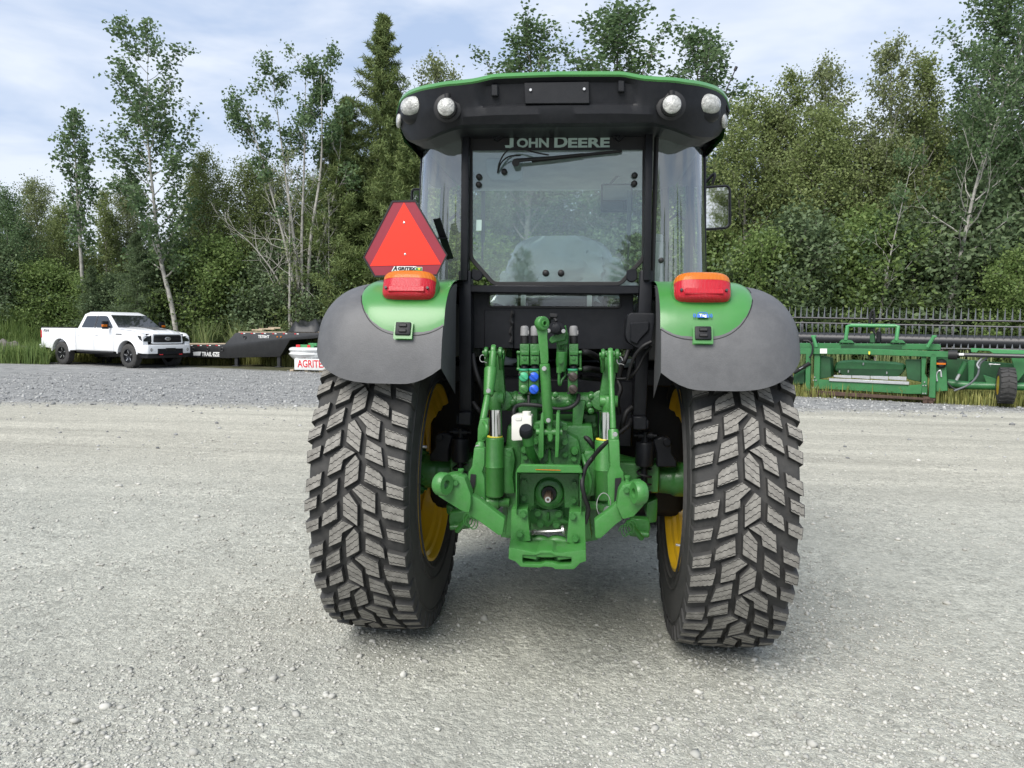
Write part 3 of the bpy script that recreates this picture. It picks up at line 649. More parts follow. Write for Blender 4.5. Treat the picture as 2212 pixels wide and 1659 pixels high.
def rnd(pts, r, n=4):                     # round the corners of a 2-D outline
    out = []; m = len(pts)
    for i in range(m):
        a, b, c = Vector(pts[i-1]), Vector(pts[i]), Vector(pts[(i+1) % m])
        u, v = (a-b), (c-b); rr_ = min(r, u.length*.45, v.length*.45); u.normalize(); v.normalize()
        for k in range(n+1):
            t = k/n; p0 = b+u*rr_; p1 = b+v*rr_; out.append(tuple(p0*(1-t)**2+b*2*t*(1-t)+p1*t*t))
    return out
# ---------------------------------------------------------------- rear wheels
RT, AX = .80, .80
def circ(x, s, r): a = s/RT; return (x, -r*math.cos(a), r*math.sin(a))     # x across, s up round the back of the tyre, wheel centre at origin
SIPE = bpy.data.materials.new('dusty_tread_rubber'); SIPE.use_nodes = True
def sipe_nodes(m):
    N = m.node_tree.nodes; L = m.node_tree.links; b = N['Principled BSDF']; b.inputs['Roughness'].default_value = .85; b.inputs['Specular IOR Level'].default_value = .25
    uv = N.new('ShaderNodeUVMap'); uv.uv_map = 'UVMap'; s = N.new('ShaderNodeSeparateXYZ'); L.new(uv.outputs[0], s.inputs[0])
    def mt(op, a, b_=None, c=None):
        n = N.new('ShaderNodeMath'); n.operation = op
        for i, x in enumerate((a, b_, c)):
            if x is None: continue
            if hasattr(x, 'links'): L.new(x, n.inputs[i])
            else: n.inputs[i].default_value = x
        return n.outputs[0]
    zig = mt('MULTIPLY', mt('PINGPONG', s.outputs[0], .009), .55); v = mt('ADD', s.outputs[1], zig)
    d = mt('ABSOLUTE', mt('SUBTRACT', mt('FRACT', mt('MULTIPLY', v, 1/.031)), .5))
    line = N.new('ShaderNodeMapRange'); line.inputs[1].default_value = .035; line.inputs[2].default_value = .06; L.new(d, line.inputs[0])
    g = N.new('ShaderNodeTexCoord'); no = N.new('ShaderNodeTexNoise'); no.inputs['Scale'].default_value = 30; no.inputs['Detail'].default_value = 8; no.inputs['Roughness'].default_value = .7
    L.new(g.outputs['Object'], no.inputs['Vector'])
    r = N.new('ShaderNodeValToRGB'); r.color_ramp.elements[0].position = .3; r.color_ramp.elements[1].position = .72
    r.color_ramp.elements[0].color = (.14,.133,.120,1); r.color_ramp.elements[1].color = (.31,.297,.270,1); L.new(no.outputs['Fac'], r.inputs[0])
    mx = N.new('ShaderNodeMix'); mx.data_type = 'RGBA'; L.new(line.outputs[0], mx.inputs[0]); mx.inputs[6].default_value = (.012,.012,.012,1); L.new(r.outputs[0], mx.inputs[7])
    L.new(mx.outputs[2], b.inputs['Base Color'])
    bu = N.new('ShaderNodeBump'); bu.inputs['Strength'].default_value = .8; bu.inputs['Distance'].default_value = .004; L.new(line.outputs[0], bu.inputs['Height']); L.new(bu.outputs[0], b.inputs['Normal'])
sipe_nodes(SIPE)
PER = 16; TP = 2*PI*RT/PER; KX = .215/302; KY = TP/435
LUGS = [  # outlines read from the tread, px of an enlarged view: x 360..965 across, 435 per repeat
 ([(530,625),(622,570),(670,605),(610,665),(612,715),(530,745)], 0), ([(637,700),(690,625),(725,650),(725,762),(640,825)], 0),
 ([(665,825),(735,790),(815,860),(827,970),(745,927),(735,870)], 0), ([(635,872),(662,838),(715,905),(720,1035),(638,985)], 0),
 ([(510,790),(600,742),(603,855),(490,900)], 0), ([(515,935),(592,890),(600,990),(485,1038),(490,965)], 0),
 ([(760,545),(850,610),(860,695),(765,640)], 0), ([(763,688),(850,755),(862,840),(762,785)], 0),
 ([(366,590),(468,555),(462,640),(366,665)], -1), ([(362,715),(500,672),(487,770),(362,800)], -1), ([(364,862),(468,835),(458,905),(362,935)], -1),
 ([(862,510),(958,560),(962,640),(870,590)], 1), ([(888,652),(968,690),(970,762),(894,725)], 1), ([(880,787),(965,822),(962,895),(884,855)], 1)]
def crown(x): return RT-.016*(abs(x)/.215)**2.6
def lug_mesh(poly, side, k):
    pts = [((a-662)*KX, -(b-790)*KY) for a, b in poly]; n = len(pts); me = bpy.data.meshes.new('tread_block')
    cx = sum(p[0] for p in pts)/n; cy = sum(p[1] for p in pts)/n; V = []; UV = []
    ax_ = 1 if abs(cx) > .001 and False else 1
    # sipes run along the block's slope
    sl = {0: .62, 1: .75, 2: -.75, 3: -.85, 4: .45, 5: .5, 6: -.7, 7: -.7}.get(k, .28 if side < 0 else -.5)
    for lev in (0, 1, 2):
        for x, s in pts:
            if lev == 0: X, S, r = cx+(x-cx)*.985, cy+(s-cy)*.97, crown(x)
            elif lev == 1: X, S, r = x, s, crown(x)-.004
            else: X, S, r = cx+(x-cx)*1.07, cy+(s-cy)*1.10, crown(x)-.030
            if side and x*side > .17:                      # shoulder blocks wrap over the tyre edge
                if lev == 2: X, r = x+side*.006, RT-.085
                elif lev == 1: X = x+side*.004; r -= .004
            V.append(circ(X, S, r))
    F_ = [tuple(range(n))]
    for l in (0, 1):
        for i in range(n): j = (i+1) % n; F_.append((l*n+i, (l+1)*n+i, (l+1)*n+j, l*n+j))
    me.from_pydata(V, [], F_); uvl = me.uv_layers.new(name='UVMap')
    for pl in me.polygons:
        for li in pl.loop_indices:
            vi = me.loops[li].vertex_index; x, s = pts[vi % n]; uvl.data[li].uv = (x, s-sl*(x-cx)-cy+.0155*(k % 2))
        pl.material_index = 0 if pl.index <= 0 else (0 if pl.index <= n and False else 1)
    me.materials.append(SIPE); me.materials.append(M['rubber']); me.update()
    bm = bmesh.new(); bm.from_mesh(me); bmesh.ops.recalc_face_normals(bm, faces=bm.faces); bm.to_mesh(me); bm.free()
    return me
def mirror_mesh(me):
    m2 = me.copy(); co = np.empty(len(m2.vertices)*3, np.float32); m2.vertices.foreach_get('co', co); co[0::3] *= -1; m2.vertices.foreach_set('co', co); m2.flip_normals(); m2.update(); return m2
lug_r = [lug_mesh(p, s, k) for k, (p, s) in enumerate(LUGS)]; lug_l = [mirror_mesh(m) for m in lug_r]
XC = .815                                             # tyre centre from the tractor's centre line
tyre_prof = [(-.185,.448),(-.206,.50),(-.216,.58),(-.216,.66),(-.213,.725),(-.208,.757),(-.195,.766),(-.1,.772),(0,.774),(.1,.772),(.195,.766),(.208,.757),(.213,.725),(.216,.66),(.216,.58),(.206,.50),(.185,.448)]
rim_prof = [(a+.050 if a < -.13 else a*.6, r) for a, r in [(-.236,.462),(-.250,.462),(-.252,.448),(-.240,.440),(-.222,.436),(-.212,.418),(-.195,.413),(-.180,.392),(-.150,.386),(-.135,.376),(-.105,.374),(-.09,.384),(-.07,.384),(-.06,.36),(-.075,.33),(-.085,.26),(-.07,.20),(-.075,.10)]]
for s, lugs, ph in ((1, lug_r, .02), (-1, lug_l, .21)):
    t = MB(); t.lathe([(a, r) for a, r in tyre_prof], (0,0,0), (s,0,0), 96, caps=False)
    # moulding ribs round the inner sidewall
    for rr_ in (.49, .545, .70): t.lathe([(-.210, rr_-.005), (-.2195, rr_), (-.210, rr_+.005)], (0,0,0), (s,0,0), 96, caps=False)
    w = t.build('rear_wheel', M['rubber'], TR, smooth=50, loc=(s*XC, 0, AX))
    r = MB(); r.lathe(rim_prof, (0,0,0), (s,0,0), 72, caps=False); r.lathe([(.186,.462),(.20,.455),(.22,.41),(.1,.38),(-.05,.37)], (0,0,0), (s,0,0), 48, caps=False)
    r.build('rim', M['yellow'], w, smooth=30)
    h = MB(); h.cyl((-s*.125,0,0), (-s*.075,0,0), .125, n=32)
    h.build('hub_flange', M['shaded_cast'], w, .004)
    for k in range(8):
        a = 2*PI*k/8+.2; b = MB(); b.bolt((-s*.125, .10*math.cos(a), .10*math.sin(a)), .011, .018, d=(-s,0,0)); b.build('wheel_bolt', M['shaded_cast'], w)
    v = MB(); a = math.radians(-128 if s > 0 else 150); y_, z_ = .385*math.cos(a), .385*math.sin(a); v.tube([(-s*.15, y_, z_), (-s*.18, y_*.93, z_*.93), (-s*.21, y_*.92, z_*.92)], .007, 8); v.build('valve_stem', M['steel'], w)
    for i in range(PER):
        for me in lugs:
            o = bpy.data.objects.new('tread_block', me); COL.objects.link(o); o.parent = w; o.rotation_euler.x = 2*PI*(i+ph)/PER

# ---------------------------------------------------------------- axle, gearbox, underbody
for s in (-1, 1):
    mb = MB(); mb.lathe([(0,.088),(.10,.088),(.115,.078),(.15,.074),(.30,.07),(.33,.10),(.5,.13)], (s*.69,0,AX), (-s*.8,0,0), 28)
    mb.box((s*.40, -.02, AX+.02), (.26, .17, .15)); mb.build('axle_housing', M['shaded_cast'], TR, .008)
mb = MB(); mb.prism([P(Z3, x, y, -.42) for x, y in ((760,0),(1450,0),(1480,300),(1440,560),(1420,700),(1450,925),(1240,915),(1180,860),(1010,850),(960,910),(740,900),(760,700),(735,560),(740,250))], (0, .55, 0))
mb.span((-.24, .1, .50), (.24, 1.9, 1.0)); mb.build('gearbox_housing', M['shaded_cast'], TR, .02, 2)
for s in (-1, 1): mb = MB(); mb.span((s*.72, .30, .52), (s*.30, 1.25, 1.32)); mb.build('fuel_tank', M['plastic'], TR, .05, 3)
mb = MB(); mb.span((-.70, .12, 1.26), (.70, 1.35, 1.36)); mb.span((-.40, .02, .95), (.40, .28, 1.30)); mb.build('cab_floor', M['frame'], TR, .01)
# front end (mostly hidden behind the rear)
mb = MB(); mb.tube(catmull([(-.66,2.35,.60),(-.2,2.35,.52),(.2,2.35,.52),(.66,2.35,.60)], 4), .075, 12); mb.span((-.2,1.8,.5), (.2,2.7,.9)); mb.build('front_axle', M['shaded_cast'], TR, .01)
mb = MB(); rings = []
for y, hw, zt in ((1.28,.40,1.66),(1.5,.40,1.68),(2.2,.37,1.63),(2.8,.34,1.53),(3.05,.30,1.40),(3.12,.26,1.2)):
    ring = []
    for k in range(17):
        a = PI*k/16; ring.append((hw*math.copysign(abs(math.cos(a))**.45, math.cos(a)), y, .95+(zt-.95)*abs(math.sin(a))**.45))
    rings.append(ring)
mb.grid(rings); mb.add(rings[-1], [tuple(range(17))]); mb.build('hood', M['green'], TR, smooth=50)
for s in (-1, 1):
    t = MB(); t.lathe([(-.17,.36),(-.20,.45),(-.18,.57),(-.14,.60),(.14,.60),(.18,.57),(.20,.45),(.17,.36)], (0,0,0), (1,0,0), 48, caps=False); w = t.build('front_wheel', M['rubber'], TR, smooth=40, loc=(s*.78, 2.35, .60))
    r = MB(); r.lathe([(-.17,.37),(-.16,.34),(-.05,.32),(-.02,.2),(0,.05)], (0,0,0), (s,0,0), 40); r.lathe([(.17,.37),(.14,.33),(0,.31)], (0,0,0), (s,0,0), 40, caps=False); r.build('rim', M['yellow'], w)
    for k in range(22):
        b = MB(); a = 2*PI*k/22
        for q in (-1, 1):
            p0 = Vector((q*.01, -.60*math.cos(a+q*.02), .60*math.sin(a+q*.02))); p1 = Vector((q*.17, -.59*math.cos(a-.14+q*.02), .59*math.sin(a-.14+q*.02))); b.bar(p0, p1, .045, .05, up=p0)
        b.build('tyre_lug', M['rubber'], w)

# ---------------------------------------------------------------- fenders
FPTS = [(.72,1.30),(.60,1.56),(.36,1.71),(.05,1.765),(-.28,1.765),(-.50,1.735),(-.645,1.655),(-.715,1.53),(-.745,1.40),(-.755,1.315)]
_fc = catmull([(0, y, z) for y, z in FPTS], 10)
_len = [0]
for i in range(1, len(_fc)): _len.append(_len[-1]+(_fc[i]-_fc[i-1]).length)
def FP(s):
    q = max(0, min(1, s))*_len[-1]; i = 0
    while i < len(_len)-2 and _len[i+1] < q: i += 1
    t = (q-_len[i])/(_len[i+1]-_len[i]); p = _fc[i].lerp(_fc[i+1], t)
    a, b = _fc[max(i-1, 0)], _fc[min(i+2, len(_fc)-1)]; d = (b-a).normalized(); n = Vector((0, -d.z, d.y))*-1
    return p, (n if n.dot(p-Vector((0, 0, .8))) > 0 else -n)
def fender_pt(x, s, off=0.0):
    t = max(0, (x-.80)/(1.062-.80)); p, n = FP(s); drop = .25*(1-max(0, 1-t**2.4)**(1/2.4)); q = p+n*(off-drop); return Vector((x, q.y, q.z))
fm = MB(); NX, NS = 26, 46; G = []; G2 = []
for i in range(NX+1):
    u = i/NX; x = .455+(1.062-.455)*(1-(1-u)**1.6); t = max(0, (x-.72)/(1.062-.72)); e = 1-math.sqrt(max(0, 1-t**2.6))
    lo = .12*e; hi = 1-.13*e-.035*max(0, (.62-x)/.165)**2
    G.append([fender_pt(x, lo+(hi-lo)*j/NS) for j in range(NS+1)]); G2.append([fender_pt(x, lo+(hi-lo)*j/NS, -.010) for j in range(NS+1)])
fm.grid(G); fm.grid(G2)
fm.grid([[a[-1] for a in G], [a[-1] for a in G2]]); fm.grid([G[-1], G2[-1]])
fo = fm.build('fender_extension', M['fender'], TR, smooth=60, fix=True)
# inner wall of the fender towards the cab post
iw = MB()
iw.grid([[fender_pt(.4552, s), fender_pt(.4552, s).lerp(Vector((.470, -.30, 1.70-1.50*(s-.655))), .5), (.470, -.30, 1.70-1.50*(s-.655))] for s in np.linspace(.66, .964, 16)])
iw.build('fender_wall', M['fender'], TR, smooth=0); 
gm = MB(); G = []; NX, NS = 48, 40
for i in range(NX+1):
    a = i/NX; x = .452+.395*a
    c = ((a-.40)/.60) if a > .40 else ((.40-a)/.40*.62); e = 1-math.sqrt(max(0, 1-min(abs(c), 1)**2.6)); row = []
    s0, s1 = .30, .895-.15*e
    for j in range(NS+1):
        b = j/NS; ed = max(max(0, a-.45)/.55, b if b > .5 else 0, 0); off = .020*(1-ed**10)-.002
        row.append(fender_pt(x, s0+(s1-s0)*b, off))
    G.append(row)
gm.grid(G); go = gm.build('fender', M['green'], TR, smooth=70)
sb = MB(); sb.tube([Vector(G[i][-1]) for i in range(NX+1)]+[Vector(G[-1][j]) for j in range(NS-1, 4, -1)], .0032, 6); seam = sb.build('fender_seam', M['trim'], go)
sm = MB(); G = []                                            # green tab carrying the hitch switches
for x in np.linspace(.580, .660, 5): G.append([fender_pt(x, s, .0195) for s in np.linspace(.868, .905, 5)])
sm.grid(G); sm.grid([[fender_pt(x, s, 0) for s in np.linspace(.868, .905, 5)] for x in np.linspace(.580, .660, 5)]); tab = sm.build('switch_tab', M['green'], go, smooth=60)
p0, n0 = FP(.884); zr = math.atan2(-n0.z, -n0.y)
def switch(parent, s):
    q = Vector((s*.62, p0.y, p0.z))+Vector((0, n0.y, n0.z))*.022; Rx = Matrix.Rotation(-math.atan2(n0.z, -n0.y), 3, 'X')
    b = MB(); b.box(q, (.066, .014, .058), Rx); o = b.build('hitch_switch', M['plastic'], parent, .006, 2)
    for dz in (.012, -.012):
        k = MB(); k.box(q+Rx @ Vector((0, -.009, dz)), (.034, .010, .015), Rx); k.build('button', M['trim'], o, .003)
switch(go, 1)
twin(fo); twin(bpy.data.objects['fender_wall']); g2 = twin(go); tb = twin(tab); tb.parent = g2; sm2 = twin(seam); sm2.parent = g2; switch(g2, -1)
# blue hoop print on the right fender
p1, n1 = FP(.845)
mb = MB(); Rz = Matrix.Rotation(-math.atan2(n1.z, -n1.y), 3, 'X'); base = Vector((.622, p1.y, p1.z))+Vector((0, n1.y, n1.z))*.0205
def on(x, z): return base+Rz @ Vector((x, 0, z))
mb.prism([on(*p) for p in rnd([(-.024,-.011),(.024,-.011),(.021,.006),(-.021,.006)], .003)], Rz @ Vector((0,-.0012,0)))
for r_ in (.030, .037):
    for sg in (-1, 1):
        pts = [on(sg*r_*math.cos(a), r_*.62*math.sin(a)-.002) for a in np.linspace(-.42, .42, 6)]; mb.tube(pts, .0018, 5)
mb.tube([on(-.02,.009), on(-.012,.014), on(.012,.014), on(.02,.009)], .0015, 5)
deca = mb.build('tag_print', M['decal_blue'], g2 if False else bpy.data.objects['fender'])
lettering('tag_lettering', 'Tag', .018, base+Vector((0, n1.y, n1.z))*.0022+Vector((0,0,-.002)), M['decal_white'], deca, .0004, rot=(PI/2-math.atan2(n1.z, -n1.y), 0, 0), sx=1.1)
mb = MB(); mb.prism([fender_pt(x, s, .0185) for x, s in ((.735,.60),(.79,.60),(.79,.70),(.735,.70))], (0,0,.001)); 
st = mb.mirror().build('warning_sticker', M['shaded_cast'], g2)

# ---------------------------------------------------------------- tail lights
def supere(c, h, e1, e2, R, lat0, lat1, nu=28, nv=10):      # rows from lat0 to lat1 (radians, about the local z)
    G = []; pw = lambda v, e: math.copysign(abs(v)**e, v)
    for i in range(nv+1):
        la = lat0+(lat1-lat0)*i/nv; row = []
        for j in range(nu+1):
            lo = 2*PI*j/nu; row.append(Vector(c)+R @ Vector((h[0]*pw(math.cos(la), e1)*pw(math.cos(lo), e2), h[1]*pw(math.cos(la), e1)*pw(math.sin(lo), e2), h[2]*pw(math.sin(la), e1))))
        G.append(row)
    return G
for s, c in ((-1, at(887, 625, -.60)), (1, at(1514.5, 630, -.60))):
    Rl = Matrix.Rotation(math.radians(-24), 3, 'X')
    b = MB(); b.grid(supere(c+Rl @ Vector((0,.012,0)), (.124,.060,.071), .5, .55, Rl, -PI/2, PI/2)); lt = b.build('tail_light', M['green'], TR, smooth=60)
    b = MB(); b.grid(supere(c, (.118,.075,.066), .45, .6, Rl, -PI/2, .06)); b.build('red_lens', M['red_lens'], lt, smooth=60)
    b = MB(); b.grid(supere(c, (.1185,.0755,.0665), .45, .6, Rl, .06, PI/2)); b.build('amber_lens', M['amber_lens'], lt, smooth=60)
    f = c+Rl @ Vector((0, -.0705, -.034)); b = MB(); b.box(f, (.158,.010,.026), Rl); b.build('reflector', M['red_lens'], lt, .003)
    for q in (-1, 1):
        b = MB(); b.cyl(f+Rl @ Vector((q*.091, .006, .006)), f+Rl @ Vector((q*.091, -.003, .006)), .006, n=12); b.build('lens_screw', M['decal_black'], lt)

# ---------------------------------------------------------------- warning triangle
YS = -.50
hexo = [(740,283),(1000,275),(1355,885),(1240,1115),(545,1130),(418,915)]; hexi = [(752,300),(992,295),(1338,885),(1232,1098),(554,1110),(436,905)]
mb = MB(); mb.prism([P(Z6, *p, YS) for p in hexo], (0,.004,0)); sg = mb.build('warning_triangle', M['trim'], TR, .0012); sg['label'] = 'orange slow vehicle triangle with dark red border'
mb = MB(); mb.prism([P(Z6, *p, YS-.0022) for p in hexi], (0,.002,0)); mb.build('red_border', M['smv_red'], sg)
mb = MB(); mb.prism([P(Z6, *p, YS-.004) for p in ((873,302),(1283,990),(497,1008))], (0,.0016,0)); mb.build('orange_triangle', M['smv'], sg)
mb = MB(); mb.frame([P(Z6, *p, YS-.005) for p in hexo], [P(Z6, *p, YS-.005) for p in hexi], (0,.004,0)); mb.build('edging', M['trim'], sg)
for p in ((876,528),(886,878)):
    mb = MB(); q = P(Z6, *p, YS-.004); mb.lathe([(0,.0052),(.6,.0048),(1,.002)], q, (0,-.003,0), 12); mb.build('rivet', M['steel'], sg)
YD = YS-.0052
mb = MB(); mb.prism([P(Z6, *p, YD) for p in ((738,1058),(765,1010),(1002,1010),(1020,1018),(1076,1018),(1077,1088),(740,1090))], (0,.0007,0)); dc = mb.build('dealer_decal', M['decal_white'], sg)
mb = MB(); mb.prism([P(Z6, *p, YD-.0007) for p in ((742,1060),(1074,1046),(1074,1078),(742,1078))], (0,.0005,0)); mb.prism([P(Z6, *p, YD-.0007) for p in ((1010,1022),(1072,1022),(1072,1047),(1000,1050))], (0,.0005,0)); mb.build('decal_band', M['decal_green'], dc)
mb = MB(); mb.prism([P(Z6, *p, YD-.0007) for p in ((742,1080),(1074,1079),(1074,1086),(742,1087))], (0,.0005,0)); mb.prism([P(Z6, *p, YD-.0012) for p in ((1028,1028),(1054,1028),(1056,1040),(1041,1054),(1026,1040))], (0,.0005,0)); mb.build('decal_emblem', M['decal_yel'], dc)
lettering('decal_lettering', 'A', .026, P(Z6, 775, 1034, YD-.0012), M['decal_black'], dc, .0010, shear=.25)
lettering('decal_lettering', 'GRITEX', .0185, P(Z6, 900, 1037, YD-.0012), M['decal_black'], dc, .0008, shear=.12, sx=1.28)
lettering('decal_lettering', 'www.agritex.ca', .0062, P(Z6, 875, 1066, YD-.0016), M['decal_white'], dc, .0001, sx=1.5)
mb = MB(); mb.bar(P(Z6, 1235, 480, -.40), P(Z6, 1385, 930, -.24), .035, .006, up=(0,1,0)); mb.bar(P(Z6, 1100, 700, -.485), P(Z6, 1330, 700, -.30), .035, .006); mb.build('sign_bracket', M['frame'], TR, .002)

# ---------------------------------------------------------------- cab: posts, glass, roof
YR = -.16                                                  # plane of the rear window
def zt(y, Y=YR): return at(1203, y, Y).z
Zb, Ztop = zt(612), zt(278)                                # window foot and head
pane = [(566,398),(566,1150),(700,1302),(1446,1302),(1584,1150),(1588,398)]
mb = MB(); pr = [P(Z1, *p, YR) for p in rnd(pane, 26)]; mb.prism(pr, (0,.005,0)); rw = mb.build('rear_window', M['glass'], TR); rw['label'] = 'large rear window with cut lower corners'
def grow(pts, k, c=None):
    n = len(pts); cx = sum(p[0] for p in pts)/n; cy = sum(p[1] for p in pts)/n; out = []
    for i in range(n):
        a, b, c_ = Vector(pts[i-1]), Vector(pts[i]), Vector(pts[(i+1) % n]); t = (c_-a).normalized(); nn = Vector((t.y, -t.x))
        if nn.dot(b-Vector((cx, cy))) < 0: nn = -nn
        out.append(tuple(b+nn*k))
    return out
rp = rnd(pane, 26); mb = MB(); mb.frame([P(Z1, *p, YR-.006) for p in grow(rp, 16)], [P(Z1, *p, YR-.006) for p in grow(rp, -9)], (0,.016,0)); mb.build('window_seal', M['trim'], rw, .003)
mb = MB(); mb.prism([P(Z1, *p, YR-.002) for p in ((572,395),(1584,395),(1584,515),(572,520))], (0,.0015,0)); mb.build('sun_band', M['decal_black'], rw)
def small_caps(text, zx0, zx1, zy, Y, mtl, parent):
    big, sm_ = .058, .046; o = []
    for w_, x0, x1 in text:
        pass
def fit(o, w, h):
    xs_ = [v.co.x for v in o.data.vertices]; ys_ = [v.co.y for v in o.data.vertices]; o.scale = (w/(max(xs_)-min(xs_)), h/(max(ys_)-min(ys_)), 1)
    for v in o.data.vertices: v.co.x -= (max(xs_)+min(xs_))/2; v.co.y -= (max(ys_)+min(ys_))/2
    return o
for tx, zx, zy, w_, h_ in (('I',806,470,22,70),('OHN',931,474,184,54),('D',1097,468,76,64),('EERE',1262,473,236,54)):
    fit(lettering('window_lettering', tx, .06, P(Z1, zx, zy, YR-.0035), M['decal_grey'], rw, .0022), w_*.000842, h_*.000842)
b = MB(); b.prism([P(Z1, *p, YR-.0035) for p in ((766,488),(800,488),(800,503),(770,503))], (0,.001,0)); b.build('window_lettering', M['decal_grey'], rw)
for zx in (715, 1440):
    mb = MB(); mb.prism([P(Z1, *p, YR-.03) for p in ((zx-55,385),(zx+55,385),(zx+30,440),(zx,462),(zx-30,440))], (0,.028,0)); mb.bolt(P(Z1, zx-5, 440, YR-.03), .007); mb.build('window_hinge', M['frame'], rw, .003)
for zx, zy, r_ in ((615,676,19),(613,722,19),(1531,668,19),(1529,716,19),(763,646,19),(1008,1243,21),(1098,1243,21)):
    mb = MB(); mb.lathe([(0,.015*r_/19),(.5,.015*r_/19),(.85,.012*r_/19),(1,.004)], P(Z1, zx, zy, YR-.004), (0,-.020,0), 16); mb.build('window_knob', M['trim'], rw, smooth=50)
# wiper
mb = MB(); mb.cyl(P(Z1,830,590,YR-.005), P(Z1,830,590,YR-.06), .018, n=18); mb.tube([P(Z1,830,578,YR-.05), P(Z1,1050,560,YR-.05), P(Z1,1230,540,YR-.045)], [.010,.007,.005], 8); wp = mb.build('wiper', M['trim'], rw)
mb = MB(); mb.bar(P(Z1,925,583,YR-.018), P(Z1,1458,523,YR-.018), .008, .012); mb.bar(P(Z1,1080,556,YR-.03), P(Z1,1440,522,YR-.03), .006, .009); mb.build('wiper_blade', M['trim'], wp)
mb = MB(); mb.tube(catmull([P(Z1,724,650,YR-.012), P(Z1,735,590,YR-.05), P(Z1,775,525,YR-.07), P(Z1,840,500,YR-.07), P(Z1,935,528,YR-.06), P(Z1,1025,546,YR-.05)], 6), .0038, 8); mb.tube(catmull([P(Z1,724,650,YR-.012), P(Z1,745,592,YR-.04), P(Z1,790,555,YR-.05), P(Z1,860,548,YR-.05)], 6), .0035, 8); mb.build('washer_hose', M['trim'], wp)
mb = MB(); q = [P(Z1,*p,YR+.03) for p in rnd([(655,565),(870,560),(868,680),(845,700),(680,690),(655,660)], 24)]; mb.prism(q, (0,.06,0)); mb.build('wiper_motor', M['headliner'], rw, .006)
# posts
for s in (-1, 1):
    mb = MB(); X0 = .445*s
    a, b = (P(Z1, 545, 395, -.17), P(Z1, 533, 1290, -.17)) if s < 0 else (P(Z1, 1612, 395, -.17), P(Z1, 1600, 1290, -.17))
    mb.bar(a+Vector((0,0,.12)), b, .034, .10, up=(0,1,0)); ft = P(Z2, 365, 1095, -.17) if s < 0 else P(Z2, 1895, 1130, -.17)
    mb.bar((b.x, -.15, b.z+.05), (ft.x, -.15, ft.z), .062, .09, up=(0,1,0)); mb.build('cab_post', M['frame'], TR, .008, 2)
    mt_ = P(Z2, 365, 1150, -.17) if s < 0 else P(Z2, 1895, 1190, -.17); mb = MB(); mb.box(mt_, (.066,.11,.066)); mb.box(mt_+Vector((s*.036,-.02,-.006)), (.014,.08,.045)); mb.build('post_foot', M['frame'], TR, .006)
    # cab suspension strut
    c = P(Z2, 313, 1435, -.14) if s < 0 else P(Z2, 1945, 1470, -.14); mb = MB(); mb.lathe([(0,.02),(.02,.043),(.1,.046),(.9,.046),(1,.040)], c+Vector((0,0,.060)), (0,0,-.12), 24)
    mb.cyl(c+Vector((0,0,-.06)), c+Vector((0,0,-.20)), .016); mb.cyl(c+Vector((0,0,.055)), c+Vector((0,0,.11)), .018); mb.cyl(c+Vector((-.034,0,.09)), c+Vector((.034,0,.09)), .017); mb.cyl(c+Vector((-.055,0,.09)), c+Vector((.055,0,.09)), .008)
    st_ = mb.build('cab_strut', M['frame'], TR, smooth=40)
    mb = MB(); mb.tube([c+Vector((.034*math.cos(t), .034*math.sin(t), -.075-.0062*t)) for t in np.linspace(0, 2*PI*3, 60)], .0055, 8); mb.build('coil_spring', M['trim'], st_)
    d = c+Vector((s*.10, .0, .01)); mb = MB(); mb.prism([d+Vector((s*x_*.68, 0, z_*.68)) for x_, z_ in ((-.09,.09),(-.02,.11),(.03,.10),(.05,.06),(.045,.0),(.085,-.06),(.085,-.11),(-.06,-.11),(-.06,-.02))], (0,.06,0)); mb.cyl(d+Vector((s*.007,-.01,.05)), d+Vector((s*.007,.07,.05)), .022); mb.build('strut_bracket', M['frame'], TR, .006)
mb = MB(); mb.prism([P(Z2, *p, -.19) for p in ((388,-22),(1900,-18),(1900,60),(1690,64),(590,50),(388,45))], (0,.09,0)); mb.build('cross_beam', M['frame'], TR, .006)
for zx, zy in ((600,1252),(1515,1260)):
    mb = MB(); s = -1 if zx < 1000 else 1; mb.prism([P(Z1, *p, -.185) for p in rnd([(zx-30*1, zy-40),(zx+30, zy-20 if s<0 else zy-45),(zx+35, zy+20),(zx, zy+40),(zx-32, zy+22)], 20)], (0,.03,0)); mb.build('corner_pad', M['frame'], TR, .004)
# panels under the window
mb = MB(); o_ = [(415,40),(1845,45),(1845,545),(1780,555),(430,540),(415,540)]
outer = [P(Z2, *p, -.10) for p in ((415,30),(1845,30),(1845,550),(415,540))]; inner = [P(Z2, *p, -.10) for p in ((565,58),(1728,64),(1728,172),(565,165))]
mb.frame(outer, inner, (0,.02,0)); mb.prism([P(Z2,*p,-.112) for p in ((525,198),(785,198),(785,540),(525,535))], (0,.012,0)); bp_ = mb.build('back_panel', M['frame'], TR, .003)
mb = MB(); q = rnd([(565,58),(1728,64),(1728,172),(565,165)], 30); mb.frame([P(Z2,*p,-.108) for p in grow(q, 14)], [P(Z2,*p,-.108) for p in grow(q, -4)], (0,.018,0)); mb.build('window_seal', M['trim'], bp_, .002)
mb = MB(); mb.prism([P(Z2, *p, -.09) for p in ((562,56),(1730,62),(1730,175),(562,168))], (0,.004,0)); mb.build('lower_window', M['glass_side'], bp_)
mb = MB(); mb.tube([P(Z2, 775, 205, -.115)]+[P(Z2, 765+8*math.sin(k*1.7), 205+k*28, -.116) for k in range(1, 11)], [.006]+[.008+.004*math.sin(k*2.1) for k in range(1, 11)], 6); mb.build('sealant_bead', M['trim'], bp_)
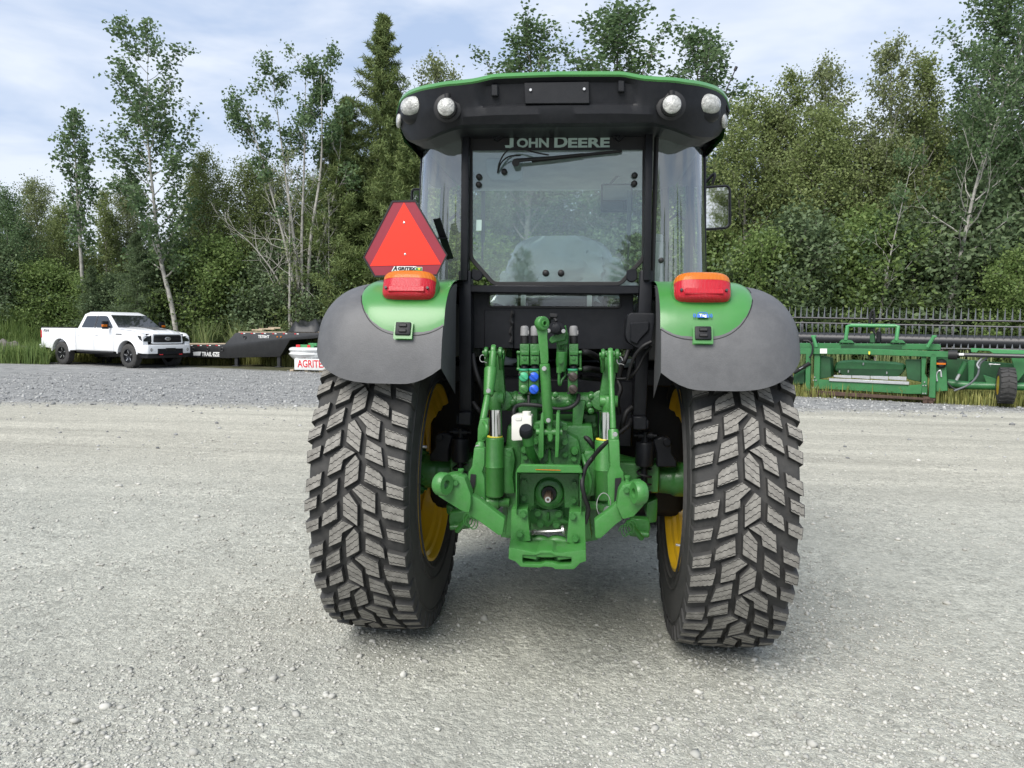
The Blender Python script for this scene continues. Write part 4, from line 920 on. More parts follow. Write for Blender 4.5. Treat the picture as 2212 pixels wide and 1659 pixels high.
# air tank seen through the lower window
a, b = P(Z2, 830, 120, .12), P(Z2, 1490, 120, .12); mb = MB(); mb.cyl(a, b, .075, n=24); tk = mb.build('air_reservoir', M['gloss_black'], TR, .01, 2)
for zx in (880, 1455):
    c = P(Z2, zx, 120, .12); mb = MB(); G = [[Vector((c.x+dx, c.y-.0765*math.cos(t), c.z+.0765*math.sin(t))) for t in np.linspace(-.7, .7, 7)] for dx in (-.013, .013)]; mb.grid(G); mb.build('paper_label', M['decal_white'], tk)
# quarter glass (curved), side glass, doors, windscreen
Zs0, Zs1 = 1.775, 2.50
def qx(t, z):                                              # plan curve of the cab corner from rear plane to side plane
    k = (z-Zs0)/(Zs1-Zs0); xo = .760-.040*k; x0 = .462
    a = t*PI/2; return (x0+(xo-x0)*math.sin(a)**.9, -.165+.30*(1-math.cos(a))**1.0)
mb = MB(); mb.grid([[(qx(t, z)[0], qx(t, z)[1], z) for z in np.linspace(Zs0, Zs1, 8)] for t in np.linspace(0, 1, 18)]); qg = mb.build('quarter_glass', M['glass_corner'], TR, smooth=80); q2 = twin(qg)
qg['label'] = 'curved right rear corner glass'; q2['label'] = 'curved left rear corner glass'
for g_, s in ((qg, 1), (q2, -1)):
    mb = MB()
    lo = [Vector((s*qx(t, Zs0)[0], qx(t, Zs0)[1], Zs0)) for t in np.linspace(0, 1, 14)]; hi = [Vector((s*qx(t, Zs1)[0], qx(t, Zs1)[1], Zs1)) for t in np.linspace(0, 1, 14)]
    mb.tube(lo, .014, 6); mb.tube(hi, .016, 6); mb.tube([lo[0], hi[0]], .012, 6); mb.build('glass_seal', M['trim'], g_)
    mb = MB(); mb.bar(lo[0]+Vector((0,.03,-.03)), lo[7]+Vector((0,.03,-.03)), .05, .05); mb.bar(lo[7]+Vector((0,.03,-.03)), lo[-1]+Vector((0,0,-.03)), .05, .05); mb.build('cab_sill', M['frame'], TR, .006)
    kn = P(Z1, 443, 1161, -.12) if s < 0 else P(Z1, 1688, 1168, -.165); mb = MB(); mb.lathe([(0,.0135),(.5,.0135),(.85,.011),(1,.004)], kn, (0,-.022,0), 16); mb.build('glass_knob', M['trim'], g_)
    x0, x1 = s*.760, s*.720
    mb = MB(); mb.add([(x0,.14,Zs0),(x0,1.22,Zs0-.35),(x1,1.16,Zs1),(x1,.14,Zs1)], [(0,1,2,3)]); mb.build('side_window', M['glass_side'], TR, smooth=0)
    mb = MB(); mb.bar((x0,.15,1.35), (x1,.15,Zs1+.02), .04, .05, up=(0,1,0)); mb.bar((s*.70,1.28,1.15), (s*.64,1.14,Zs1+.02), .05, .06, up=(0,1,0)); mb.bar((x0,.15,1.40), (s*.70,1.26,1.35), .04, .06); mb.build('door_frame', M['frame'], TR, .006)
mb = MB(); mb.add([(-.68,1.27,1.40),(.68,1.27,1.40),(.63,1.14,Zs1),(-.63,1.14,Zs1)], [(0,1,2,3)]); mb.build('windscreen', M['glass_side'], TR, smooth=0)
# roof
def rooftop(x):                                            # height of the roof edge seen from behind
    a = abs(x); return np.interp(a, [0,.28,.32,.37,.44,.56,.65,.72,.76,.785,.80], [2.668,2.664,2.656,2.646,2.640,2.641,2.650,2.656,2.650,2.635,2.605])
def roofbot(x):
    a = abs(x); return np.interp(a, [0,.43,.45,.52,.60,.66,.72,.77,.80], [2.463,2.463,2.462,2.448,2.430,2.432,2.450,2.495,2.57])
def plan(x): a = abs(x)/.775; return .02*a*a+.30*max(0, a-.55)**2*4.2
xs = list(np.linspace(-.80, .80, 73)); NR = 7; Gt = []; Gg = []; Gu = []
for x in xs:
    zt_, zb = rooftop(x), roofbot(x); y0 = -.47+plan(x); e = (abs(x)/.775)**6; inset = 1 if abs(x) < .345 else 0; h = zt_-zb
    rec = .020*float(np.clip((.345-abs(x))/.02, 0, 1))      # recessed middle panel
    lowp = .018*float(np.clip((.447-abs(x))/.012, 0, 1))    # proud lower strip
    Gt.append([(x, y0+.006, zt_), (x, y0, zt_-.012), (x, y0+.004+rec, zt_-.028), (x, y0+.012+rec, zb+h*.62), (x, y0+.02+rec*.9, zb+h*.44), (x, y0+.028-lowp*.4, zb+h*.38), (x, y0+.040-lowp, zb+h*.20), (x, y0+.060-lowp, zb+.006), (x, y0+.085, zb)])
    Gu.append([(x, y0+.085, zb), (x*.97, -.12+plan(x)*.4, zb+.012), (x*.97, .4, zb+.03), (x*.97, 1.15, zb+.04)])
    Gg.append([(x, y0+.004, zt_-.014), (x, y0-.006, zt_-.004), (x*.998, y0+.006, zt_+.014), (x*.985, y0+.05, zt_+.028), (x*.97, y0+.3, zt_+.045), (x*.95, .5, zt_+.055), (x*.95, 1.0, zt_+.04), (x*.94, 1.30, zt_-.03), (x*.93, 1.33, zt_-.10)])
mb = MB(); mb.grid(Gt); mb.grid(Gu); rf = mb.build('roof_fascia', M['plastic'], TR, smooth=28)
mb = MB(); mb.grid(Gg)
for s in (0, -1): mb.add([Gg[s][0], Gg[s][2], Gg[s][4], Gg[s][6], Gg[s][8], (Gg[s][8][0], 1.3, 2.5), (Gg[s][0][0], 0.0, 2.5)], [(0,1,2,3,4,5,6)])
rt = mb.build('cab_roof', M['green'], TR, smooth=50)
mb = MB(); mb.span((-.62,-.10,2.475), (.62,1.2,2.49)); mb.build('headliner', M['headliner'], TR, .004)
for s, zx, zx2 in ((-1, (705,175), None), (1, (1453,150), None)):
    mb = MB(); y_ = -.47+.012; mb.prism([P(Z1, *p, y_) for p in rnd([(zx[0]-20,zx[1]-48),(zx[0]+20,zx[1]-48),(zx[0]+20,zx[1]+22),(zx[0]-20,zx[1]+22)], 8)], (0,.02,0)); mb.build('fascia_pad', M['plastic'], rf, .004)
mb = MB(); mb.prism([P(Z1, *p, -.458) for p in ((880,118),(1262,112),(1265,240),(885,242))], (0,.02,0)); bp2 = mb.build('bracket_plate', M['plastic'], rf, .002)
for p in ((918,163),(1234,158)):
    mb = MB(); q = P(Z1, *p, -.459); mb.cyl(q, q+Vector((0,-.006,0)), .006, n=10); mb.build('bracket_screw', M['steel'], bp2)
for s, c in ((-1, P(Z1, 203, 248, -.325)), (1, P(Z1, 1982, 235, -.325))):
    Rl = Matrix.Rotation(s*math.radians(26), 3, 'Z') @ Matrix.Rotation(math.radians(-6), 3, 'Y' if False else 'X')
    b = MB(); b.grid(supere(c+Rl @ Vector((0,.062,-.012)), (.085,.052,.060), .8, .8, Rl, -PI/2, PI/2, 28, 14)); wl_ = b.build('work_light', M['plastic'], rf, smooth=80)
    b = MB(); b.grid(supere(c+Rl @ Vector((0,.024,0)), (.064,.040,.045), .9, .9, Rl, -PI/2, PI/2, 28, 14)); b.build('lamp_lens', M['lens'], wl_, smooth=80)
    q = P(Z1, 142, 345, -.15) if s < 0 else P(Z1, 2060, 345, -.15); b = MB(); b.grid(supere(q, (.045,.014,.032), .8, .8, Matrix.Rotation(s*math.radians(72), 3, 'Z'), -PI/2, PI/2)); b.build('side_lamp', M['lens'], wl_, smooth=80)
for s, c in ((-1, P(Z1, 420, 262, -.475)), (1, P(Z1, 1752, 247, -.475))):
    b = MB(); b.lathe([(0,.044),(.25,.046),(.6,.045),(.7,.039)], c+Vector((0,.045,0)), (0,-.06,0), 28); b.cyl(c+Vector((0,.03,.03)), c+Vector((0,.03,.065)), .014); wl_ = b.build('round_work_light', M['trim'], rf, smooth=40)
    b = MB(); b.lathe([(0,.0395),(.7,.036),(1,.0)], c+Vector((0,-.001,0)), (0,-.010,0), 28); b.build('lamp_lens', M['lens'], wl_, smooth=60)
    q = c+Vector((-s*0.0,.040,.005)); b = MB(); b.lathe([(0,.060),(.5,.064),(1,.055)], q, (0,-.012,0), 32, caps=True); b.build('lamp_pocket', M['trim'], wl_)
# underside visors between fascia and corner glass
for s in (-1, 1):
    mb = MB(); mb.tube([Vector((s*qx(t, Zs1)[0]*1.01, qx(t, Zs1)[1]-.01, 2.505)) for t in np.linspace(0, 1, 12)], .032, 8)
    q = P(Z1, 265, 500, -.05) if s < 0 else P(Z1, 1925, 505, -.05)
    mb.add([(s*.79,-.14,2.52),(s*.79,.5,2.54),(s*.72,.5,2.43),(s*.735,.02,2.44)], [(0,1,2,3)]); mb.build('roof_underside', M['plastic'], TR, smooth=50)
mb = MB(); mb.span((-.44,-.19,2.505), (.44,-.10,2.56)); mb.build('header_rail', M['frame'], TR, .006)
# aerial and mirrors
a, b = P(Z1, 2078, 150, .3), P(Z1, 2133, 25, .3); mb = MB(); mb.tube([a-Vector((0.03,0,.12)), a, a.lerp(b, .85)], .0035, 6); mb.tube([a.lerp(b, .82), b], .008, 8); mb.build('aerial', M['trim'], TR)
YM = 1.0
for s in (1, -1):
    out = [(1930,735),(2080,725),(2096,745),(2098,955),(2075,975),(1945,985),(1940,960)] if s > 0 else [(215,760),(225,745),(345,748),(350,960),(330,975),(222,985),(212,960)]
    mb = MB(); q = rnd(out, 22); mb.frame([P(Z1, *p, YM-.012) for p in grow(q, 6)], [P(Z1, *p, YM-.012) for p in grow(q, -8)], (0,.032,0)); mb.prism([P(Z1, *p, YM+.021) for p in grow(q, 4)], (0,.05,0)); mi_ = mb.build('door_mirror', M['plastic'], TR, .006)
    pts_ = [P(Z1, *p, YM+.008) for p in grow(q, -4)]; zc = sum(p.z for p in pts_)/len(pts_); mb = MB(); mb.prism([p-Vector((0, (p.z-zc)*.07, 0)) for p in pts_], (0,.004,0)); mb.build('mirror_glass', M['mirror'], mi_)
    c = P(Z1, 1990 if s > 0 else 300, 720, YM+.04); mb = MB(); mb.tube(catmull([(s*.68,1.2,2.28),(s*.74,1.15,2.33),c+Vector((0,0,.06)),c], 5), .010, 8); mb.build('mirror_arm', M['frame'], mi_)
# inside the cab
mb = MB(); sy = .34
def ringpts(hw, z, y, d): return [(hw*math.copysign(abs(math.cos(a))**.5, math.cos(a)), y+d*math.copysign(abs(math.sin(a))**.6, math.sin(a)), z) for a in np.linspace(0, 2*PI, 25)[:-1]]
rings = [ringpts(.25,1.42,sy,.08), ringpts(.265,1.62,sy-.02,.08), ringpts(.262,1.80,sy-.05,.075), ringpts(.24,1.93,sy-.08,.065), ringpts(.20,2.01,sy-.09,.05), ringpts(.12,2.035,sy-.09,.03)]
n = 24; V = [p for r in rings for p in r]; Fs = [(i*n+k, i*n+(k+1) % n, (i+1)*n+(k+1) % n, (i+1)*n+k) for i in range(len(rings)-1) for k in range(n)]+[tuple(range((len(rings)-1)*n, len(rings)*n))]
mb.add(V, Fs); mb.box((0, sy+.25, 1.46), (.52,.5,.14)); seat = mb.build('driver_seat', M['seat'], TR, smooth=60)
for s in (-1, 1):
    b = MB(); b.box((s*.33, sy+.16, 1.66), (.08,.36,.10)); b.build('armrest', M['seat'], seat, .02, 2)
mb = MB(); mb.box((0, sy-.10, 1.62), (.47,.07,.26)); mb.build('seat_shell', M['cabgrey'], seat, .03, 3)
rs = np.random.default_rng(3); fl = MB(); G = []
for k in range(57):
    a = 2*PI*k/56; row = []
    for j in range(20):
        t = j/19; hw = np.interp(t, [0,.06,.16,.3,.6,1], [.02,.16,.225,.25,.285,.345]); z = 2.05-.39*max(0, t-.06)-.03*math.sin(a*3+1)*t
        fold = .026*math.sin(a*9+3.0*t*2.2)*t+.020*math.sin(a*17+t*9)*t+.020*rs.normal()*t
        ww = hw+fold+(.085*t*max(0, math.cos(a))**2*(1 if True else 0)); row.append((ww*math.copysign(abs(math.cos(a))**.7, math.cos(a)), sy-.09+(.085+.4*fold)*math.copysign(abs(math.sin(a))**.7, math.sin(a))+.03*t, z+.03*rs.normal()*.25*t+(.10*t*(max(0, math.cos(a))**3) if t > .4 else 0)))
    G.append(row)
fl.grid(G); fl.build('plastic_cover', M['film'], seat, smooth=40)
mb = MB(); mb.tube([(.29*math.cos(t)*.65, .90+.04*math.sin(t), 1.80+.19*math.sin(t)*.9) for t in np.linspace(0, 2*PI, 30)], .013, 8); mb.tube([(0,.92,1.78),(0,1.05,1.45)], .03, 8); mb.build('steering_wheel', M['seat'], TR)
mb = MB(); mb.span((-.24,1.02,1.36), (.24,1.2,1.72)); mb.build('dashboard', M['cabgrey'], TR, .04, 3)
mb = MB(); mb.prism([(-.40,.05,1.4),(-.66,.05,1.4),(-.66,.05,1.70),(-.40,.05,1.66)], (0,.6,0)); mb.build('side_console', M['cabgrey'], TR, .03, 2)
mb = MB(); mb.prism([(.40,.05,1.4),(.66,.05,1.4),(.66,.05,1.74),(.40,.05,1.70)], (0,.75,0)); con = mb.build('side_console', M['cabgrey'], TR, .03, 2)
b = MB(); b.cyl((.50,.20,1.74), (.50,.20,2.02), .055, .05, n=20); b.cyl((.50,.20,2.02), (.50,.20,2.06), .045); b.build('control_column', M['headliner'], con, .006)
c = P(Z1, 1425, 800, .75); mb = MB(); mb.box(c, (.19,.03,.17)); im = mb.build('inside_mirror', M['plastic'], TR, .02, 3)
b = MB(); b.box(c+Vector((0,-.017,0)), (.165,.003,.145)); b.build('mirror_glass', M['mirror'], im)
b = MB(); b.tube(catmull([c, P(Z1,1370,755,.75), P(Z1,1420,680,.75), P(Z1,1480,640,.75), P(Z1,1500,560,.8)], 4), .008, 6); b.build('mirror_arm', M['plastic'], im)
for zx in (640, 1500):
    b = MB(); b.tube([P(Z1,zx,760,-.10), P(Z1,zx-4,1060,-.10)], .010, 8); b.tube([P(Z1,zx-4,1040,-.10), P(Z1,zx-8,1165,-.10)], .005, 6); b.build('gas_strut', M['cabgrey'], rw)
b = MB(); b.prism([P(Z1,*p,YR-.0032) for p in ((598,928),(630,928),(628,992),(596,992))], (0,.0006,0)); b.build('window_sticker', M['decal_grey'], rw)
# ================================================================== hitch and hydraulics (parts of the tractor)
CA, GP = M['shaded_cast'], M['arm']
def rodpx(mb, zf, a, b, Ya, Yb, w, w2=None, n=16):             # round bar between two pixels, widths in grid px
    p, q = P(zf, *a, Ya), P(zf, *b, Yb); k = (P(zf, a[0]+w, a[1], Ya)-p).length/2; k2 = (P(zf, b[0]+(w2 or w), b[1], Yb)-q).length/2
    mb.cyl(p, q, k, k2, n); return p, q
# rocker shaft across the top
mb = MB(); a, b = P(Z2, 715, 1008, -.32), P(Z2, 1560, 1015, -.32); r_ = .046; mb.cyl(a, b, r_, n=28); mb.lathe([(0,.051),(1,.051)], a.lerp(b, .08), (b-a)*.05, 28); mb.lathe([(0,.051),(1,.051)], a.lerp(b, .87), (b-a)*.05, 28)
mb.prism([P(Z2, *p, -.36) for p in ((820,1000),(1000,1000),(990,1300),(960,1500),(850,1548),(840,1400))], (0,.2,0)); mb.prism([P(Z2, *p, -.40) for p in ((1310,1000),(1425,1000),(1380,1300),(1330,1420),(1280,1480),(1240,1400),(1300,1280))], (0,.2,0))
rs_ = mb.build('rocker_shaft', CA, TR, .010, 2)
for x, y in ((778,1015),(1270,1025),(1470,965),(1455,1040),(1468,1090),(965,1010),(1155,950)):
    q = MB(); c = P(Z2, x, y, -.385); q.lathe([(0,.015),(.8,.014),(1,.009)], c, (0,-.018,0), 18); q.bolt(c+Vector((0,-.017,0)), .006, .007); q.build('shaft_boss', CA, rs_)
# lift arms
for s, arm, pins in ((-1, [(690,1060),(640,1050),(620,930),(600,880),(625,640),(650,560),(690,540),(705,600),(690,700),(712,960)], ((605,572),)), (1, [(1555,1060),(1600,1060),(1640,930),(1680,880),(1700,640),(1690,560),(1560,560),(1545,620),(1575,760),(1540,960)], ((1638,590),))):
    mb = MB(); mb.prism([P(Z2, *p, -.42) for p in arm], (0,.05,0)); mb.cyl(P(Z2, 690 if s < 0 else 1560, 1000, -.40), P(Z2, 690 if s < 0 else 1560, 1000, -.26), .048, n=24); la = mb.build('lift_arm', CA, TR, .010, 2)
    x, y = pins[0]; ww = 95
    for xx in (x-62, x+62):
        c = P(Z2, xx, y+5, -.50); b = MB(); b.cyl(c+Vector((-.009,0,0)), c+Vector((.009,0,0)), .026, n=24); b.bar(c, c+Vector((0,.06,-.07)), .018, .045); b.build('clevis_ear', CA, la, .004)
    b = MB(); b.cyl(P(Z2, x-ww, y+5, -.50), P(Z2, x+ww, y+5, -.50), .0095, n=16); b.build('clevis_pin', GP, la)
    b = MB(); c = P(Z2, x-95 if s < 0 else x+85, y+55, -.51); b.tube([c+Vector((.012*math.cos(t), -.004, .016*math.sin(t))) for t in np.linspace(0, 5.2, 14)]+[c+Vector((.02,0,-.02))], .0022, 5); b.build('lynch_pin', M['steel'], la)
# lift rods
mb = MB(); mb.cyl(P(Z2,608,560,-.52)+Vector((-.011,0,0)), P(Z2,608,560,-.52)+Vector((.011,0,0)), .028, n=24)
rodpx(mb, Z2, (605,560), (592,740), -.54, -.56, 62, 72)
rodpx(mb, Z2, (582,715), (562,960), -.56, -.62, 116, 88); rodpx(mb, Z2, (556,950), (512,1180), -.62, -.68, 60, 60); mb.prism([P(Z2,*p,-.70) for p in ((485,1160),(562,1160),(555,1290),(522,1370),(462,1370),(466,1250))], (0,.05,0))
rodpx(mb, Z2, (492,1370), (472,1560), -.70, -.74, 80, 100)
pr_ = [P(Z3, *p, -.80) for p in ((495,180),(582,185),(580,320),(560,380),(580,420),(585,640),(560,690),(510,700),(480,680),(500,480),(440,470),(450,380),(478,330))]; mb.prism(pr_, (0,.045,0)); lr = mb.build('lift_rod', GP, TR, .008, 2)
b = MB(); b.prism([P(Z3,*p,-.806) for p in ((468,395),(510,400),(505,480),(470,540),(458,500))], (0,.004,0)); b.build('fork_slot_shade', M['trim'], lr)  # black plate on the rod stands in for shade inside the slot
b = MB(); c = P(Z3, 545, 652, -.81); b.cyl(c, c+Vector((0,-.03,0)), .020, n=18); b.tube([c+Vector((.030*math.cos(t), -.032, .045*math.sin(t))) for t in np.linspace(0, 2*PI, 20)], .002, 5); b.build('lynch_pin', M['steel'], lr)
b = MB(); b.tube(catmull([P(Z2,520,1190,-.73), P(Z2,545,1230,-.76), P(Z2,540,1300,-.76), P(Z2,512,1335,-.73)], 5), .008, 8); b.build('turn_handle', GP, lr)
for q in (P(Z2,562,914,-.655), P(Z2,464,1413,-.755)): b = MB(); b.bolt(q, .008); b.build('grease_bolt', M['steel'], lr)
mb = MB(); mb.cyl(P(Z2,1640,590,-.52)+Vector((-.011,0,0)), P(Z2,1640,590,-.52)+Vector((.011,0,0)), .028, n=24); rodpx(mb, Z2, (1640,580), (1643,720), -.54, -.57, 60, 56); rodpx(mb, Z2, (1643,700), (1665,1255), -.57, -.68, 50, 56)
rodpx(mb, Z2, (1665,1255), (1678,1548), -.68, -.72, 94, 108); pr_ = [P(Z3, *p, -.80) for p in ((1578,120),(1665,120),(1672,340),(1700,380),(1705,500),(1650,500),(1640,720),(1615,745),(1580,735),(1572,640),(1566,400),(1590,330))]; mb.prism(pr_, (0,.045,0)); lr = mb.build('lift_rod', GP, TR, .008, 2)
b = MB(); b.prism([P(Z3,*p,-.806) for p in ((1630,430),(1680,425),(1672,500),(1640,600),(1622,640))], (0,.004,0)); b.build('fork_slot_shade', M['trim'], lr)  # right slot: its shade is a black plate too
b = MB(); c = P(Z3, 1575, 690, -.81); b.cyl(c, c+Vector((0,-.03,0)), .020, n=18); b.tube([c+Vector((-.02+.028*math.cos(t), -.032, .03+.05*math.sin(t))) for t in np.linspace(0, 2*PI, 20)], .002, 5); b.build('lynch_pin', M['steel'], lr)
b = MB(); b.bolt(P(Z3,1630,75,-.77), .008); b.build('grease_bolt', M['steel'], lr)
# lift cylinders
for s, head, rod, barrel, foot in ((-1, (618,1000), ((622,1080),(625,1330),118), ((618,1325),(660,575)), (660,620)), (1, (1625,1030), ((1600,1100),(1600,1365),86), ((1585,1350),(1545,600)), (1540,650))):
    mb = MB(); c = P(Z2, *head, -.46); mb.cyl(c+Vector((0,0,.035)), c+Vector((0,0,-.042)), .028, n=24); mb.cyl(c+Vector((-.040,0,.012)), c+Vector((.040,0,.012)), .026, n=24)
    p0 = P(Z2, *barrel[0], -.46); p1 = P(Z3, *barrel[1], -.46); mb.lathe([(0,.040),(.02,.042),(.48,.042),(.485,.0445),(.50,.0445),(.505,.042),(.97,.042),(1,.036)], p0, p1-p0, 28); f = P(Z3, *foot, -.44); mb.cyl(f+Vector((-.07,0,0)), f+Vector((.07,0,0)), .020, n=18); mb.cyl(f+Vector((-.022,0,0)), f+Vector((.022,0,0)), .030, n=20); lc = mb.build('lift_cylinder', GP, TR, .003, smooth=50)
    b = MB(); b.cyl(P(Z2, *rod[0], -.46), P(Z2, *rod[1], -.46), .0305, n=28); b.build('chrome_rod', M['chrome'], lc)
    b = MB(); b.cyl(p0+Vector((0,0,.002)), p0+Vector((0,0,.006)), .037, n=28); b.build('wiper_seal', M['decal_yel'], lc)
# lower links with hook ends
for s, blk, arm, eye in ((-1, [(200,575),(225,420),(300,400),(345,395),(420,420),(470,560),(470,640),(455,715),(385,690)], [(400,640),(470,560),(540,600),(745,755),(725,885),(690,890),(455,720)], (243,475)),
                         (1, [(1640,650),(1660,530),(1690,480),(1750,470),(1850,455),(1865,560),(1863,650),(1780,740),(1690,765)], [(1650,620),(1690,765),(1640,800),(1510,920),(1470,910),(1462,770),(1570,690)], (1822,545))):
    mb = MB(); mb.prism([P(Z3, *p, -.96) for p in blk], (0,.075,0)); ll = mb.build('lower_link', GP, TR, .010, 2)
    mb = MB(); A = [P(Z3, *p, -.93) for p in arm]
    e = MB(); n = len(A); far = [P(Z3, *p, -.93)+Vector((0, .05, 0)) for p in arm]; e.prism(A, (0,.05,0)); e.build('link_arm', GP, ll, .008, 2)
    c = P(Z3, *eye, -1.0); ax_ = Vector((1, -.55 if s < 0 else .35, 0)).normalized(); b = MB(); b.lathe([(0,.018),(0,.040),(.2,.046),(.8,.046),(1,.040),(1,.018),(0,.018)], c-ax_*.022, ax_*.044, 28, caps=False)
    b.scale = None; ob = b.build('ball_eye', GP, ll, smooth=40); 
    b = MB(); q = P(Z3, 390 if s < 0 else 1728, 375 if s < 0 else 430, -.92); b.cyl(q+Vector((0,0,-.03)), q, .008); b.lathe([(0,.010),(.5,.012),(1,.012)], q, (0,0,.011), 16); b.build('release_knob', GP, ll)
    b = MB(); b.bolt(P(Z3, 350 if s < 0 else 1722, 465 if s < 0 else 525, -.962), .010); b.build('block_bolt', M['shaded_cast'], ll)
    # stabiliser stay below
    x0 = 300 if s < 0 else 1905; sg_ = 1 if s < 0 else -1; yo = 0 if s < 0 else 60
    mb = MB(); mb.prism([P(Z3, x0+sg_*dx, dy+yo, -.30) for dx, dy in ((0,700),(150,690),(170,760),(110,800),(90,860),(60,860),(35,800),(5,830),(-10,770))], (0,.06,0)); mb.cyl(P(Z3, x0, 825+yo, -.33), P(Z3, x0+sg_*160, 810+yo, -.33), .014); rodpx(mb, Z3, (x0+sg_*55, 860+yo), (x0+sg_*175, 715+yo), -.36, -.40, 44, 50); mb.build('stabiliser', CA, TR, .005)
    c = P(Z3, x0+sg_*135, 745+yo, -.42); b = MB(); b.tube([c+Vector((.018*math.cos(t)+.002*t*sg_, -.02, .028*math.sin(t)-.0012*t)) for t in np.linspace(0, 22, 90)], .0026, 5); b.build('tie_wire', CA, TR)
# top-link bracket
mb = MB(); mb.prism([P(Z2, *p, -.52) for p in rnd([(955,1200),(1020,1180),(1200,1180),(1268,1205),(1255,1300),(1270,1370),(1210,1440),(1150,1450),(1105,1425),(1050,1450),(985,1410),(955,1370),(968,1300)], 20)], (0,.05,0)); tb_ = mb.build('top_link_bracket', CA, TR, .008, 2)
for pts in ([(1000,1500),(1003,1330),(1030,1110),(1052,1112),(1050,1500),(1025,1515)], [(1150,1505),(1153,1330),(1162,1105),(1192,1108),(1190,1330),(1180,1505)]):
    b = MB(); b.prism([P(Z2, *p, -.62) for p in pts], (0,.11,0)); b.build('bracket_plate', GP, tb_, .005, 2)
for x, y in ((987,1230),(1240,1237),(982,1360),(1237,1366)):
    b = MB(); b.bolt(P(Z2, x, y, -.525), .0125, .022); b.build('bracket_bolt', CA, tb_)
b = MB(); b.cyl(P(Z2, 985, 1280, -.585), P(Z2, 1215, 1280, -.585), .016, n=16); b.build('top_link_pin', GP, tb_)
# top link, stowed upright
mb = MB(); c = P(Z2, 1035, 318, -.66); tw = Matrix.Rotation(math.radians(40), 3, 'Z'); axv = tw @ Vector((0,-1,0)); mb.lathe([(0,.013),(0,.027),(.15,.030),(.85,.030),(1,.027),(1,.013),(0,.013)], c-axv*.017, axv*.034, 28, caps=False); mb.lathe([(0,.009),(0,.0135),(1,.0135),(1,.009),(0,.009)], c-axv*.021, axv*.044, 20, caps=False)
mb.prism([P(Z2, *p, -.655) for p in ((985,370),(1085,370),(1080,430),(1085,480),(1092,640),(1085,675),(1025,675),(1018,600),(1003,470),(1000,420))], (0,.04,0))
tl_ = mb.build('top_link', GP, TR, .008, 2)
b = MB(); p, q = rodpx(b, Z2, (1058,672), (1092,1195), -.645, -.60, 92, 92, 20); b.build('top_link_tube', GP, tl_, .010, 2)
b = MB(); b.prism([P(Z2, *p, -.60) for p in rnd([(1072,1180),(1122,1180),(1135,1340),(1120,1370),(1095,1370),(1085,1340)], 14)], (0,.035,0)); b.build('top_link_tongue', GP, tl_, .005)
for y, x in ((718,1055),(1175,1092)):
    b = MB(); b.bolt(P(Z2, x, y, -.672 if y < 900 else -.632), .008); b.build('grease_bolt', M['steel'], tl_)
lettering('cast_lettering', 'CBM', .020, P(Z2, 1080, 950, -.668), GP, tl_, 0, rot=(PI/2, -PI/2, 0))
# remote valves with couplers
for x, cap in ((882, 'cap_green'), (972, 'cap_blue'), (1316, 'cap_brown')):
    mb = MB(); yy = -.40
    mb.prism([P(Z2, *p, yy) for p in ((x-42,500),(x+40,500),(x+42,690),(x-42,690))], (0,.14,0)); mb.prism([P(Z2, *p, yy-.012) for p in ((x-36,560),(x+38,560),(x+38,598),(x-36,598))], (0,.02,0)); mb.prism([P(Z2, *p, yy-.02) for p in ((x-34,610),(x+36,610),(x+36,680),(x-34,680))], (0,.03,0))
    mb.prism([P(Z2, *p, yy-.05) for p in rnd([(x-52,742),(x+34,742),(x+34,940),(x-52,940)], 8)], (0,.10,0)); vb = mb.build('remote_valve', CA, TR, .006, 2)
    b = MB(); q = P(Z2, x, 500, yy+.05); t_ = P(Z2, x, 425, yy+.05); b.cyl(q, t_, .0185, n=20); b.build('solenoid', M['trim'], vb, .003)
    b = MB(); b.lathe([(0,.0200),(.75,.0195),(.95,.016),(1,.007)], t_, (P(Z2, x, 338, yy+.05)-t_), 20); b.box(t_+Vector((.017,-.006,.015)), (.008,.012,.018)); b.build('solenoid_cap', M['greycap'], vb, smooth=50)
    b = MB(); b.bolt(P(Z2, x, 625, yy-.02), .008, .006, 12); b.build('port_plug', CA, vb)
    b = MB(); q = P(Z2, x-2, 745, yy-.01); b.cyl(q, P(Z2, x, 672, yy+.02), .0175, n=20); b.lathe([(0,.0195),(1,.0195)], q+Vector((0,0,.012)), (0,0,.006), 20); b.build('coupler_neck', M['frame'], vb)
    b = MB(); q = P(Z2, x-8, 733, yy-.03); b.cyl(q, q+Vector((0,0,.007)), .0235, n=22); b.build('dust_ring', M['cap_green'], vb)
    for k, y in enumerate((792, 902)):
        c = P(Z2, x-8, y, yy-.05); b = MB(); kind = cap if not (cap == 'cap_green' and k == 1) else 'shaded_cast'
        dv = Vector((.08,-1,.10)).normalized(); b.lathe([(0,.021),(.4,.022),(.8,.0205),(1,.016)], c, dv*.016, 22); b.box(c+dv*.018, (.034,.008,.007), Matrix.Rotation(math.radians(32), 3, 'Y')); cp_ = b.build('coupler_cap', M[kind], vb, smooth=40)
        b = MB(); b.cyl(P(Z2, x-47, y-22 if k == 0 else y+34, yy-.05), P(Z2, x-47, y-22 if k == 0 else y+34, yy-.068), .0055); b.build('cap_hinge', M['trim'], vb)
for x in (830, 1375):
    b = MB(); b.bar(P(Z2, x, 565, -.36), P(Z2, x, 735, -.36), .012, .05, up=(0,1,0)); b.cyl(P(Z2, x-20, 575, -.39), P(Z2, x+15, 575, -.39), .008); b.cyl(P(Z2, x-20, 722, -.39), P(Z2, x+15, 722, -.39), .008); b.build('valve_end_plate', CA, TR, .003)
